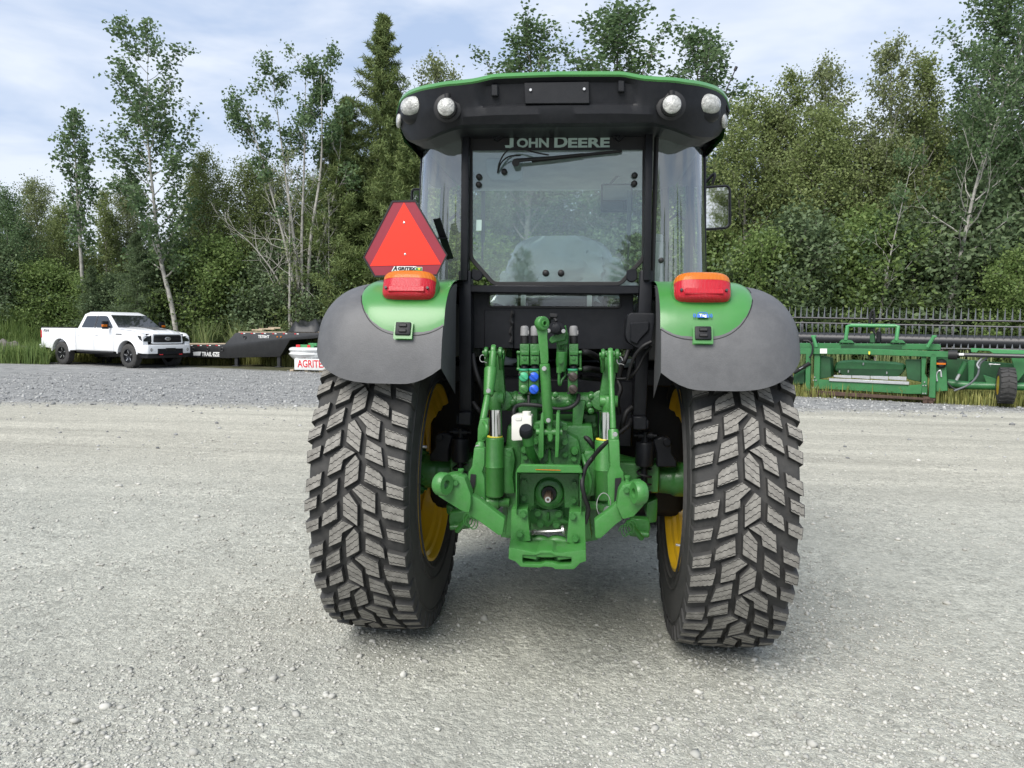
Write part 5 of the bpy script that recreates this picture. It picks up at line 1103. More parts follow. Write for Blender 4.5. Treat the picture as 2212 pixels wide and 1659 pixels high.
mb = MB(); mb.prism([P(Z2, *p, -.38) for p in ((1165,470),(1268,455),(1262,560),(1258,720),(1200,740),(1165,700))], (0,.12,0)); mb.lathe([(0,.024),(.5,.026),(1,.020)], P(Z2, 1210, 570, -.43), (0,0,-.09), 20)
for x in (1185, 1200, 1215, 1232): mb.prism([P(Z2, *p, -.40) for p in ((x,515),(x+7,515),(x+7,552),(x,552))], (0,.05,0))
pv = mb.build('priority_valve', CA, TR, .005)
b = MB(); b.bolt(P(Z2,1202,655,-.455), .010, .014); b.build('valve_bolt', CA, pv)
b = MB(); b.cyl(P(Z2,1187,705,-.44), P(Z2,1187,755,-.44), .013, n=6); b.tube(catmull([P(Z2,1187,750,-.44), P(Z2,1186,840,-.44), P(Z2,1195,860,-.43), P(Z2,1210,820,-.42), P(Z2,1240,780,-.41), P(Z2,1235,735,-.40)], 5), .0065, 8); b.build('hydraulic_pipe', GP, pv)
mb = MB(); mb.prism([P(Z2, *p, -.43) for p in ((1095,470),(1110,440),(1180,400),(1245,330),(1262,400),(1240,470),(1170,480),(1120,500))], (0,.02,0)); mb.prism([P(Z2, *p, -.40) for p in ((1170,480),(1268,400),(1268,500),(1170,520))], (0,.08,0)); sk = mb.build('socket_bracket', CA, TR, .004)
b = MB(); b.prism([P(Z2, *p, -.47) for p in ((1085,350),(1120,312),(1200,312),(1240,350),(1235,400),(1175,420),(1130,410),(1100,395))], (0,.05,0)); b.lathe([(0,.021),(.8,.023),(1,.019)], P(Z2,1160,362,-.47), (0,-.022,0), 8); so = b.build('trailer_socket', M['plastic'], sk, .004)
for x, y in ((1094,383),(1226,386)):
    b = MB(); b.bolt(P(Z2, x, y, -.475), .0075, .008, 12); b.build('socket_bolt', M['steel'], so)
b = MB(); b.tube(catmull([P(Z2,1165,300,-.44), P(Z2,1140,270,-.42), P(Z2,1110,275,-.40), P(Z2,1100,300,-.38), P(Z2,1110,350,-.36)], 5), .008, 8); b.box(P(Z2,1140,248,-.42), (.036,.03,.018)); b.build('socket_plug', M['trim'], so, .003)
# bottle, filler, box, hoses
mb = MB(); mb.prism([P(Z2, *p, -.56) for p in rnd([(765,1140),(800,1130),(860,1130),(870,1140),(943,1140),(945,1280),(900,1350),(780,1358),(765,1350)], 12)], (0,.10,0)); bo = mb.build('oil_bottle', M['white'], TR, .010, 2); bo['label'] = 'white plastic oil bottle'
b = MB(); q = P(Z2, 901, 1135, -.52); b.lathe([(0,.018),(.2,.0195),(.9,.0195),(1,.017)], q, (0,0,.020), 20); b.build('bottle_cap', M['white'], bo)
b = MB(); b.prism([P(Z2,*p,-.563) for p in ((800,1145),(858,1145),(856,1180),(802,1180))], (0,.004,0)); b.build('bottle_recess', M['white'], bo, .002)
mb = MB(); mb.tube(catmull([P(Z2,905,1320,-.66), P(Z2,918,1370,-.65), P(Z2,930,1440,-.62), P(Z2,965,1520,-.56), P(Z2,990,1570,-.48)], 6), .0205, 16); mb.cyl(P(Z2,903,1305,-.665), P(Z2,920,1385,-.65), .025, n=20); ft_ = mb.build('oil_filler', CA, TR, smooth=50)
b = MB(); q = P(Z2, 898, 1300, -.667); up_ = (P(Z2, 893, 1240, -.69)-q); b.lathe([(0,.028),(.15,.030),(.55,.030),(.8,.028),(1,.024)], q, up_, 28); b.build('filler_cap', M['plastic'], ft_, smooth=40)
mb = MB(); mb.prism([P(Z2, *p, -.36) for p in rnd([(1790,250),(1820,222),(2030,225),(2035,260),(2005,500),(1960,548),(1870,535),(1790,480),(1772,420)], 24)], (0,.16,0)); jb = mb.build('junction_box', M['plastic'], TR, .014, 2)
b = MB(); b.prism([P(Z2, *p, -.372) for p in rnd([(1815,310),(1990,300),(1985,380),(1900,470),(1880,510),(1815,480)], 20)], (0,.02,0)); b.build('box_lid', M['plastic'], jb, .006)
HO = M['trim']
for pts, r in (([(1360,950,-.42),(1350,1010,-.46),(1290,1060,-.48),(1200,1078,-.47),(1100,1065,-.46),(1000,1045,-.47),(880,1035,-.47),(810,1050,-.48),(785,1090,-.50),(782,1140,-.50)], .0095),
               ([(1390,570,-.36),(1450,580,-.34),(1540,625,-.24),(1600,650,-.18)], .015), ([(1390,725,-.36),(1450,720,-.34),(1540,735,-.24),(1640,760,-.16)], .015), ([(1380,790,-.3),(1440,800,-.28),(1560,810,-.2),(1680,800,-.15)], .013),
               ([(2005,480,-.36),(1930,520,-.36),(1860,600,-.34),(1820,700,-.32),(1790,820,-.30)], .0085), ([(2000,520,-.33),(1940,600,-.31),(1880,720,-.30),(1800,800,-.28),(1700,810,-.26)], .007),
               ([(1620,1360,-.72),(1540,1430,-.70),(1480,1520,-.66),(1440,1570,-.62)], .008), ([(1395,1310,-.40),(1440,1340,-.42),(1480,1390,-.42),(1510,1430,-.40)], .012), ([(1395,1370,-.38),(1430,1420,-.40),(1430,1490,-.40),(1410,1540,-.38)], .014),
               ([(425,590,-.14),(440,700,-.16),(480,830,-.18),(530,930,-.16)], .013), ([(425,1020,-.16),(470,1080,-.18),(520,1120,-.16)], .013), ([(1830,1060,-.2),(1780,1110,-.22),(1750,1200,-.22),(1740,1280,-.18)], .013), ([(1820,1170,-.2),(1800,1220,-.24),(1740,1270,-.26),(1700,1300,-.26)], .011),
               ([(1700,810,-.14),(1730,900,-.16),(1700,1000,-.16),(1720,1120,-.14)], .012), ([(1800,560,-.2),(1770,640,-.22),(1740,700,-.2),(1720,790,-.18)], .012), ([(918,955,-.46),(918,1030,-.47)], .007)):
    b = MB(); b.tube(catmull([P(Z2, *p) for p in pts], 6), r, 10); b.build('hose', HO, TR, smooth=60)
b = MB(); b.tube(catmull([P(Z3,1560,140,-.70), P(Z3,1450,260,-.66), P(Z3,1395,340,-.70), P(Z3,1365,460,-.76), P(Z3,1385,580,-.76), P(Z3,1415,680,-.74), P(Z3,1390,790,-.72)], 6), .0095, 8); b.build('hose', HO, TR, smooth=60)
b = MB(); b.tube(catmull([P(Z3,1365,240,-.46), P(Z3,1395,330,-.50), P(Z3,1430,440,-.50), P(Z3,1420,540,-.50), P(Z3,1390,560,-.48)], 6), .010, 8); b.build('hydraulic_pipe', CA, TR, smooth=60)
# casting details behind the hitch
mb = MB(); mb.prism([P(Z3, *p, -.50) for p in rnd([(865,80),(1000,60),(1240,60),(1340,120),(1360,250),(1345,380),(1370,540),(1330,700),(1280,830),(960,830),(880,700),(850,540),(862,380),(868,250)], 30)], (0,.2,0)); gh = mb.build('gearbox_cover', CA, TR, .02, 2)
for x, y, r in ((905,195,.0155),(1305,205,.0155)):
    b = MB(); c = P(Z3, x, y, -.505); b.lathe([(0,r*1.25),(.8,r*1.2),(1,r*.9)], c, (0,-.03,0), 22); b.cyl(c+Vector((0,-.028,0)), c+Vector((0,-.032,0)), r*.55); b.build('cover_boss', CA, gh)
for x, y in ((908,260),(1300,270),(780,235),(1228,238),(1022,262)):
    b = MB(); b.bolt(P(Z3, x, y, -.505), .0115, .018); b.build('cover_bolt', CA, gh)
b = MB(); b.prism([P(Z3,*p,-.545) for p in ((1092,200),(1112,200),(1116,300),(1160,335),(1040,335),(1088,300))], (0,.06,0)); b.build('casting_rib', CA, gh, .008)
for s in (-1, 1):
    b = MB(); x = 770 if s < 0 else 1420; b.prism([P(Z3, x+s*-dx, dy+(0 if s < 0 else 20), -.46) for dx, dy in ((-50,180),(40,180),(60,280),(40,420),(60,560),(-50,560),(-60,400))], (0,.1,0)); b.build('side_casting', CA, TR, .02, 2)
    b = MB(); x = 770 if s < 0 else 1430; b.prism([P(Z3, x+s*-dx, dy+(0 if s < 0 else 25), -.36) for dx, dy in ((-40,600),(60,600),(60,920),(-60,900),(-50,750))], (0,.2,0)); b.bolt(P(Z3, x, 830, -.37), .012); b.build('link_mount', CA, TR, .012, 2)
for x, y in ((1440,1240),(1495,1215),(1440,1290),(1495,1300),(1420,1140)):
    b = MB(); b.bolt(P(Z2, x, y, -.30), .010, .015); b.build('housing_bolt', CA, TR)
b = MB(); b.prism([P(Z2,*p,-.29) for p in ((1390,1110),(1530,1110),(1530,1400),(1400,1400))], (0,.1,0)); b.build('filter_block', CA, TR, .012)
# power take-off
mb = MB(); mb.prism([P(Z3, *p, -.62) for p in ((860,385),(1342,390),(1335,670),(1222,668),(1218,560)) ]+[P(Z3, 1100+118*math.cos(t), 540-118*math.sin(t), -.62) for t in np.linspace(0, PI, 14)]+[P(Z3, *p, -.62) for p in ((980,655),(860,655))], (0,.02,0)); pto = mb.build('pto_plate', CA, TR, .003)
mb = MB(); mb.prism([P(Z3, *p, -.76) for p in ((832,370),(868,320),(1345,328),(1372,372),(1370,388),(835,386))], (0,.03,0)); mb.add([P(Z3,835,380,-.77), P(Z3,1368,384,-.77), P(Z3,1345,325,-.60), P(Z3,868,318,-.60)], [(0,1,2,3)]); mb.build('pto_hood', GP, pto, .004)
for x in (832, 1352):
    b = MB(); b.prism([P(Z3, *p, -.76) for p in ((x,380),(x+7,380),(x+7,720),(x,720))], (0,.15,0)); b.build('hood_side', GP, pto, .001)
b = MB(); b.prism([P(Z3,*p,-.7655) for p in ((990,356),(1190,362),(1190,368),(990,362))], (0,.0008,0)); b.build('hood_sticker', M['amber_lens'], pto)
for x, y in ((900,455),(1300,470),(898,585),(1296,604)):
    b = MB(); b.bolt(P(Z3, x, y, -.622), .0125, .017); b.build('plate_bolt', CA, pto)
c = P(Z3, 1100, 545, -.59); b = MB(); b.lathe([(0,.074),(.5,.074),(.52,.064),(.8,.061),(.82,.034),(.2,.032)], c+Vector((0,.02,0)), (0,-.05,0), 40, caps=False); b.add([c+Vector((.07*math.cos(t), -.004, .07*math.sin(t))) for t in np.linspace(0, 2*PI, 32)[:-1]], [tuple(range(31))]); fl_ = b.build('pto_flange', CA, pto, .003)
b = MB(); b.lathe([(0,.0315),(1,.0315)], c+Vector((0,.0,0)), (0,-.024,0), 32); b.build('bore_shade', M['trim'], fl_)  # solid black disc stands in for the dark hole around the shaft
b = MB(); b.cyl(c+Vector((0,-.02,0)), c+Vector((0,-.11,-.004)), .016, n=20); b.lathe([(0,.016),(1,.012)], c+Vector((0,-.11,-.004)), (0,-.006,0), 20)
for k in range(6): a_ = k*PI/3; b.bar(c+Vector((.0155*math.cos(a_),-.03,.0155*math.sin(a_))), c+Vector((.0155*math.cos(a_),-.10,.0155*math.sin(a_)-.004)), .006, .006)
b.build('pto_shaft', M['rust'], fl_)
b = MB(); q = c+Vector((0,-.1165,-.004)); b.lathe([(0,.006),(0,.0125),(1,.0125),(1,.006)], q, (0,-.002,0), 18, caps=False); b.build('shaft_tip', M['steel'], fl_)
for a_ in (.5, 2.64, -.3, 3.4):
    b = MB(); q = c+Vector((.067*math.cos(a_), -.008, .067*math.sin(a_))); b.cyl(q, q+Vector((0,-.002,0)), .004, n=10); b.build('flange_hole_shade', M['trim'], fl_)  # small black discs painted as the shade of holes
mb = MB(); mb.prism([P(Z3, *p, -.56) for p in rnd([(945,690),(985,668),(1040,690),(1100,675),(1170,680),(1210,700),(1215,760),(1260,780),(1250,800),(1130,785),(1090,830),(1040,800),(940,790)], 16)], (0,.08,0)); gp_ = mb.build('gear_cover', CA, TR, .012, 2)
for x, y in ((1010,706),(1176,713),(1030,796),(1160,798)):
    b = MB(); b.bolt(P(Z3, x, y, -.565), .0145, .02); b.build('cover_bolt', CA, gp_)
b = MB(); b.box(P(Z3,1092,732,-.565), (.012,.02,.036)); b.build('cover_rib', CA, gp_, .004)
# pick-up hitch frame
mb = MB()
for pts in ([(795,680),(925,680),(948,935),(835,945),(800,1000),(775,1000),(790,900)], [(1262,700),(1388,700),(1395,1020),(1365,1030),(1335,965),(1240,945)]): mb.prism([P(Z3, *p, -.74) for p in pts], (0,.10,0))
o1 = [(775,985),(1000,1030),(1030,1012),(1120,1012),(1150,1034),(1395,1005),(1397,1098),(1350,1112),(1300,1162),(1150,1162),(1125,1147),(1055,1140),(1020,1150),(870,1142),(828,1100),(772,1078)]
i1 = [(886,1046),(990,1050),(1030,1036),(1110,1036),(1150,1054),(1278,1066),(1280,1090),(1279,1108),(1270,1122),(1180,1122),(1120,1106),(1070,1104),(1030,1120),(895,1116),(884,1100),(885,1070)]
mb.frame([P(Z3, *p, -.86) for p in o1], [P(Z3, *p, -.86) for p in i1], (0,.16,0))
hf = mb.build('hitch_frame', GP, TR, .012, 2)
def plate(name, near, far, th):
    b = MB(); q = [P(Z3, x, y, Y) for x, y, Y in near+far]; n = len(q); b.add(q+[p-Vector((0,0,th)) for p in q], [tuple(range(n)), tuple(range(2*n-1, n-1, -1))]+[(k, (k+1) % n, n+(k+1) % n, n+k) for k in range(n)]); return b.build(name, GP, hf, .006, 2)
plate('hitch_tray', [(785,995,-.85),(1000,1028,-.85),(990,1000,-.79)], [(962,972,-.70),(985,950,-.62),(835,942,-.62)], .03)
plate('hitch_tray', [(1385,1010,-.85),(1165,1030,-.85),(1185,1003,-.79)], [(1215,975,-.70),(1200,952,-.62),(1338,958,-.62)], .03)
plate('hitch_lip', [(990,1022,-.855),(1040,1010,-.855),(1110,1010,-.855),(1175,1024,-.855)], [(1187,1003,-.79),(1110,988,-.79),(1040,986,-.79),(988,1000,-.79)], .022)
b = MB(); b.tube(catmull([P(Z3,960,935,-.60), P(Z3,1030,925,-.60), P(Z3,1095,950,-.60), P(Z3,1150,928,-.60), P(Z3,1230,945,-.60)], 5), .024, 10); b.build('hitch_crossbar', GP, hf)
for x in (998, 1168):
    b = MB(); b.cyl(P(Z3, x, 1035, -.80), P(Z3, x, 1118, -.80), .016, n=16); b.build('hitch_pin', GP, hf)
for x, y in ((893,716),(865,873),(1290,732),(1311,910)):
    b = MB(); b.bolt(P(Z3, x, y, -.745), .0130, .018); b.build('frame_bolt', CA, hf)
b = MB(); b.tube([P(Z3,945,868,-.60), P(Z3,1000,860,-.62), P(Z3,1200,850,-.62), P(Z3,1225,845,-.60)], .006, 8); b.cyl(P(Z3,945,868,-.60), P(Z3,990,862,-.62), .012); b.cyl(P(Z3,1205,850,-.62), P(Z3,1222,846,-.62), .022); b.build('cable_link', M['steel'], hf)

for s, pts in ((1, [(1885,625),(1975,592),(1972,700),(1965,785),(1900,795),(1880,720)]), (-1, [(268,640),(330,660),(330,720),(300,735),(272,715)])):
    b = MB(); b.prism([P(Z3, *p, -.06) for p in pts], (0,.2,0)); b.build('brake_housing', CA, TR, .012, 2)
# ================================================================== white pickup
pr_, pf_ = gnd(140, 787), gnd(283, 795); tdir = (pf_-pr_).normalized(); rzt = math.atan2(tdir.y, tdir.x)
WB, TW = 3.80, .84                                     # wheelbase, half track (tyre outer face)
mid_ = (pr_+pf_)/2; ctr = mid_+Vector((-tdir.y, tdir.x, 0))*TW
TK = thing('pickup_truck', 'white crew-cab pickup with black wheels parked by the wood', 'pickup', (ctr.x, ctr.y, 0), rzt)
TWm, GB = M['truckwhite'], M['gloss_black']
RX, FX, RW = -1.90, 1.90, .425
def arch(cx, r, z0, n=14, rev=False):
    a0 = math.asin((z0-RW)/r) if abs(z0-RW) < r else 0
    p = [(cx+r*math.cos(t), RW+.03+r*math.sin(t)) for t in np.linspace(PI-a0*.6, a0*.6, n)]; return p
SILL = .56
def side_prism(pts, y0, y1, name, mtl, parent, bevel=.02, seg=2):
    mb = MB(); mb.prism([(x, y0, z) for x, z in pts], (0, y1-y0, 0)); return mb.build(name, mtl, parent, bevel, seg)
# bed
bed = [(-3.08,.62),(-3.12,.80),(-3.10,1.36),(-1.02,1.37),(-1.02,SILL)]+list(reversed(arch(RX, .52, SILL)))+[(-2.6,.60)]
bo_ = MB(); bo_.prism([(x, -.97, z) for x, z in bed], (0, .16, 0)); bo_.build('bed_side', TWm, TK, .03, 3); bo_ = MB(); bo_.prism([(x, .97, z) for x, z in bed], (0, -.16, 0)); bo_.build('bed_side', TWm, TK, .03, 3)
mb = MB(); mb.span((-3.0,-.80,.72), (-1.05,.80,.80)); mb.span((-1.12,-.82,.72), (-1.06,.82,1.35)); mb.build('bed_floor', M['trim'], TK)
mb = MB(); mb.span((-3.12,-.94,.68), (-3.06,.94,1.36)); mb.build('tailgate', TWm, TK, .015, 2)
for s in (-1, 1):
    mb = MB(); mb.span((-3.11,s*.965,1.366), (-1.05,s*.83,1.40)); mb.build('bed_rail_cap', M['trim'], TK, .008)
    mb = MB(); mb.span((-3.135,s*.976,.98), (-3.04,s*.83,1.28)); mb.build('tail_lamp', M['red_lens'], TK, .02, 2)
mb = MB(); mb.span((-3.28,-.95,.56), (-3.10,.95,.74)); mb.build('rear_bumper', M['galv'] if False else TWm, TK, .03, 2)
# cab lower body and front wings, hood
low = [(-1.01,SILL),(-1.01,1.36),(1.18,1.40),(1.18,SILL)]
side_prism(low, -.955, .955, 'cab_body', TWm, TK, .03, 2)
wing = [(1.19,SILL),(1.19,1.37),(2.0,1.30),(2.62,1.20),(2.72,1.10),(2.74,.72),(2.60,.62)]+list(reversed(arch(FX, .52, SILL)))[0:0]
wing = [(1.19,SILL),(1.19,1.36),(2.0,1.31),(2.55,1.24),(2.70,1.12),(2.73,.80),(2.62,.62)]+list(reversed(arch(FX, .52, SILL)))
for s in (-1, 1):
    mb = MB(); mb.prism([(x, s*.97, z) for x, z in wing], (0, -s*.22, 0)); mb.build('front_wing', TWm, TK, .035, 3)
    for cx in (RX, FX):
        mb = MB(); pts = [(cx+.535*math.cos(t), RW+.03+.535*math.sin(t)) for t in np.linspace(PI*.97, PI*.03, 18)]; mb.tube([(x, s*.975, z) for x, z in pts], .028, 8); mb.build('arch_flare', TWm, TK, smooth=60)
G = []
for x, z, w in ((1.10,1.405,.88),(1.5,1.40,.86),(2.0,1.37,.84),(2.4,1.315,.80),(2.62,1.25,.76),(2.70,1.16,.74)):
    G.append([(x-.05*(abs(u)**2), u*w, z+.035*(1-abs(u)**2)-.05*(abs(u)**6)+.018*(1 if .38 < abs(u) < .5 else 0)) for u in np.linspace(-1, 1, 25)])
mb = MB(); mb.grid(G); hd = mb.build('hood', TWm, TK, smooth=50)
mb = MB(); mb.prism([(1.55,-.34,1.4455),(2.35,-.30,1.365),(2.35,.30,1.365),(1.55,.34,1.4455)], (0,0,.004)); mb.build('hood_panel', M['fender'], hd)
mb = MB(); mb.span((1.2,-.74,.62), (2.62,.74,1.22)); mb.build('engine_bay', M['trim'], TK)
mb = MB(); mb.span((-2.9,-.55,.42), (2.3,.55,.60)); mb.build('chassis', M['trim'], TK)
# greenhouse
def ringx(z, x0, x1, w, r=.10): return [Vector((x, y, z)) for x, y in rnd([(x0,-w),(x1,-w),(x1,w),(x0,w)], r, 4)]
r0, r1, r2 = ringx(1.355,-1.0,1.34,.915), ringx(1.88,-.80,.62,.755,.12), ringx(1.975,-.68,.46,.66,.2)
mb = MB(); n = len(r0); mb.add(r0+r1+r2, [(i, (i+1) % n, n+(i+1) % n, n+i) for i in range(n)]+[(n+i, n+(i+1) % n, 2*n+(i+1) % n, 2*n+i) for i in range(n)]+[tuple(range(2*n, 3*n))]); mb.build('cab_roof', TWm, TK, smooth=60)
def gp(x, z, s): k = (z-1.355)/(1.88-1.355); return Vector((x, s*(.915+(.755-.915)*k+.006), z))
for s in (-1, 1):
    for pts, nm in (([(-.74,1.40),(.0,1.40),(.0,1.83),(-.58,1.82)], 'rear_side_window'), ([(.10,1.40),(1.05,1.40),(.95,1.52),(.62,1.80),(.50,1.83),(.10,1.83)], 'front_side_window')):
        mb = MB(); mb.prism([gp(x, z, s) for x, z in rnd([(a, b) for a, b in pts], .05, 3)], (0, -s*.004, 0)); mb.build(nm, M['carglass'], TK)
    mb = MB(); mb.prism([gp(x, z, s) for x, z in ((.01,1.39),(.09,1.39),(.09,1.84),(.01,1.84))], (0, -s*.004, 0)); mb.build('door_pillar', GB, TK)
    for x0, x1 in ((-.98,.04),(.055,1.15)):
        mb = MB(); mb.span((x0, s*.955, SILL+.03), (x1, s*.968, 1.33)); dr = mb.build('door', TWm, TK, .006, 2)
        b = MB(); b.span((x0+.06, s*.968, 1.12), (x0+.26, s*.985, 1.155)); b.build('handle', TWm, dr, .008, 2)
    mb = MB(); mb.span((-.95,s*.93,.50), (1.15,s*.985,.555)); mb.build('running_board', M['trim'], TK, .01)
    mb = MB(); mb.box((.98, s*1.14, 1.50), (.10,.22,.28)); mb.bar((.98, s*.95, 1.42), (.98, s*1.06, 1.46), .06, .06); mr = mb.build('side_mirror', M['plastic'], TK, .025, 2)
    b = MB(); b.span((1.025, s*1.25, 1.44), (1.04, s*1.10, 1.52)); b.span((.94, s*1.247, 1.44), (1.02, s*1.256, 1.52)); b.build('turn_lamp', M['amber_lens'], mr, .004)
    mb = MB(); mb.prism([(2.725,s*.94,.95),(2.745,s*.62,.94),(2.715,s*.60,1.14),(2.68,s*.92,1.14)], (-.08,0,0)); mb.prism([(2.70,s*.974,.95),(2.665,s*.974,1.14),(2.44,s*.974,1.16),(2.55,s*.974,1.02)], (0,-s*.02,0)); mb.build('headlamp', M['carglass'], TK, .008)
    mb = MB(); mb.cyl((2.82, s*.72, .66), (2.875, s*.72, .66), .062, n=20); fg = mb.build('fog_lamp', GB, TK); b = MB(); b.cyl((2.876, s*.72, .66), (2.882, s*.72, .66), .042, n=18); b.build('lamp_lens', M['lens'], fg)
    mb = MB(); mb.span((1.30,s*.972,1.17), (1.62,s*.978,1.20)); mb.build('wing_badge', GB, TK)
mb = MB(); mb.prism([(1.255,-.84,1.43),(1.255,.84,1.43),(.672,.70,1.855),(.672,-.70,1.855)], (.004,0,.008)); mb.build('windscreen', M['carglass'], TK)
# front
mb = MB(); mb.span((2.66,-.60,.90), (2.75,.60,1.19)); gr = mb.build('grille', GB, TK, .02, 2)
mb = MB(); mb.frame([(2.752,y,z) for y, z in rnd([(-.64,.87),(.64,.87),(.60,1.22),(-.60,1.22)], .05)], [(2.752,y,z) for y, z in rnd([(-.575,.915),(.575,.915),(.545,1.175),(-.545,1.175)], .05)], (-.05,0,0)); mb.build('grille_surround', TWm, gr, .006)
for z in (.985, 1.10):
    b = MB(); b.span((2.745,-.56,z-.016), (2.775,.56,z+.016)); b.build('grille_bar', M['frame'], gr, .006)
b = MB(); b.lathe([(0,.062),(.6,.060),(1,.05)], (2.765,0,1.045), (.022,0,0), 28); em = b.build('badge_oval', M['steel'], gr); em.scale = (1,2.0,1)
em.location = (0,0,0)
lettering('badge_lettering', 'Ford', .085, (2.79,0,1.045), M['decal_black'], gr, .0, rot=(PI/2,0,PI/2), sx=1.1, shear=.3)
mb = MB(); mb.prism([(2.70,-.97,.52),(2.86,-.86,.52),(2.90,-.5,.52),(2.90,.5,.52),(2.86,.86,.52),(2.70,.97,.52),(2.45,.99,.55),(2.45,-.99,.55)], (0,0,.31)); bu_ = mb.build('front_bumper', TWm, TK, .03, 2)
mb = MB(); mb.span((2.80,-.52,.50), (2.915,.52,.70)); mb.build('bumper_insert', M['plastic'], bu_, .015); mb = MB(); mb.span((2.88,-.20,.60), (2.925,.20,.72)); mb.build('number_plate_holder', GB, bu_, .004)
mb = MB(); mb.span((2.3,-.85,.36), (2.80,.85,.52)); mb.build('air_dam', M['trim'], bu_, .05, 2)
for y in (-.40, .40):
    b = MB(); b.tube([(2.90,y-.05,.50),(2.94,y-.05,.49),(2.94,y+.05,.49),(2.90,y+.05,.50)], .011, 6); b.build('tow_hook', M['decal_red'], bu_)
for cx in (RX, FX):
    for s in (-1, 1):
        t = MB(); t.lathe([(-.13,.25),(-.14,.33),(-.125,.40),(-.10,.424),(.10,.424),(.125,.40),(.14,.33),(.13,.25)], (0,0,0), (0,s,0), 40, caps=False); w = t.build('wheel', M['rubber'], TK, smooth=35, loc=(cx, s*(TW-.02), RW))
        r = MB(); r.lathe([(.125,.255),(.13,.24),(.06,.22),(.03,.10),(.05,.06),(.05,.0)], (0,0,0), (0,s,0), 32, caps=False); r.build('rim', GB, w)
        for k in range(5):
            a = 2*PI*k/5+.3; b = MB(); b.bar((.05*math.cos(a), s*.075, .05*math.sin(a)), (.225*math.cos(a), s*.115, .225*math.sin(a)), .055, .02, up=(0,1,0)); b.build('spoke', GB, w, .004)
            b = MB(); b.bar((.10*math.cos(a+.13), s*.092, .10*math.sin(a+.13)), (.20*math.cos(a+.09), s*.118, .20*math.sin(a+.09)), .016, .014, up=(0,1,0)); b.build('spoke_facet', M['galv'], w)
        for k in range(36):
            if k % 2 == 0 and True:
                a = 2*PI*k/36; b = MB(); b.box((.424*math.cos(a), 0, .424*math.sin(a)), (.02,.23,.04), Matrix.Rotation(-a, 3, 'Y')); b.build('tread_block', M['rubber'], w)
lettering('bed_lettering', 'FX4', .13, (-2.78, -.975, 1.25), M['decal_black'], TK, .004, rot=(PI/2,0,0), sx=1.5, shear=.15)
mb = MB(); mb.tube([(1.08,-.72,1.44),(1.03,-.72,1.66)], .006, 5); mb.build('aerial', M['trim'], TK)

# ================================================================== black gooseneck trailer
YT = 23.0; o0 = at(*ZT(1540, 460), YT); TL = thing('gooseneck_trailer', 'black lowboy trailer with raised gooseneck parked behind the pickup', 'trailer', (o0.x, YT, 0))
def tp_(x, y, dy=0.0): p = at(*ZT(x, y), YT+dy); return Vector((p.x-o0.x, dy, p.z))
fr_ = [(620,378),(1225,374),(1472,372),(1540,300),(1562,295),(2130,297),(2130,322),(2050,335),(1900,345),(1835,455),(1560,460),(1500,464),(1225,457),(620,457)]
mb = MB(); mb.prism([tp_(*p) for p in fr_], (0,.16,0)); tf_ = mb.build('side_frame', M['trailer'], TL, .02, 2)
mb = MB(); mb.prism([tp_(*p)+Vector((0,2.3,0)) for p in fr_], (0,.16,0)); mb.build('side_frame', M['trailer'], TL, .02, 2)
mb = MB(); mb.prism([tp_(x,y,.17) for x,y in ((620,392),(1480,388),(1480,450),(620,450))], (0,2.1,0)); mb.prism([tp_(x,y,.17) for x,y in ((1560,306),(2120,308),(2120,325),(1880,340),(1820,445),(1560,445))], (0,2.1,0)); mb.build('cross_frame', M['trailer'], TL)
for k in range(9):
    a = tp_(620+95*k, 373, .17); b_ = tp_(620+95*k+92, 373, .17); mb = MB(); mb.span((a.x, .17, a.z-.05), (b_.x, 2.27, a.z+.02)); mb.build('deck_plank', M['wood'], TL, .005)
for k in range(6):
    a = tp_(1562+95*k, 293, .17); b_ = tp_(1562+95*k+92, 293, .17); mb = MB(); mb.span((a.x, .17, a.z-.05), (b_.x, 2.27, a.z+.02)); mb.build('deck_plank', M['wood'], TL, .005)
for k, (x, y) in enumerate(((1240,380),(1300,380),(1360,380),(1420,380),(1585,301),(1650,301),(1720,301),(1790,303),(1860,303),(1935,304))):
    for j, cm in ((0,'decal_red'),(1,'decal_white')):
        mb = MB(); q = tp_(x+j*16, y, -.004); mb.box(q, (.075,.006,.030)); mb.build('reflective_strip', M[cm], tf_)
for x in (1550, 1828):
    mb = MB(); a = tp_(x, 450, .1); mb.span((a.x-.06,.06,0), (a.x+.06,.22,a.z)); mb.span((a.x-.12,.0,0), (a.x+.12,.28,.04)); mb.build('support_leg', M['trailer'], TL, .006)
for x, y in ((1605,322),(1268,402),(1362,402),(1458,402)):
    mb = MB(); c = tp_(x, y, -.002); mb.tube([c+Vector((.045*math.cos(t), -.02, -.02+.06*math.sin(t))) for t in np.linspace(0, 2*PI, 14)], .012, 6); mb.build('tie_ring', M['trailer'], tf_)
for x in (1818, 1842):
    mb = MB(); c = tp_(x, 323, -.002); mb.cyl(c, c+Vector((0,-.02,0)), .028, n=14); mb.build('marker_lamp', M['amber_lens'], tf_)
c = tp_(1728, 323, -.006); lettering('trailer_lettering', 'TE70HT', .15, c, M['decal_white'], tf_, .004, sx=.85)
c = tp_(1380, 437, -.006); fit(lettering('trailer_lettering', 'TRAIL·EZE', .215, c, M['decal_white'], tf_, .008, shear=.05), .70, .165)
mb = MB(); mb.prism([tp_(*p, -.004) for p in ((1265,422),(1318,420),(1312,447),(1268,446))], (0,.003,0)); mb.build('print_stripes', M['decal_white'], tf_)
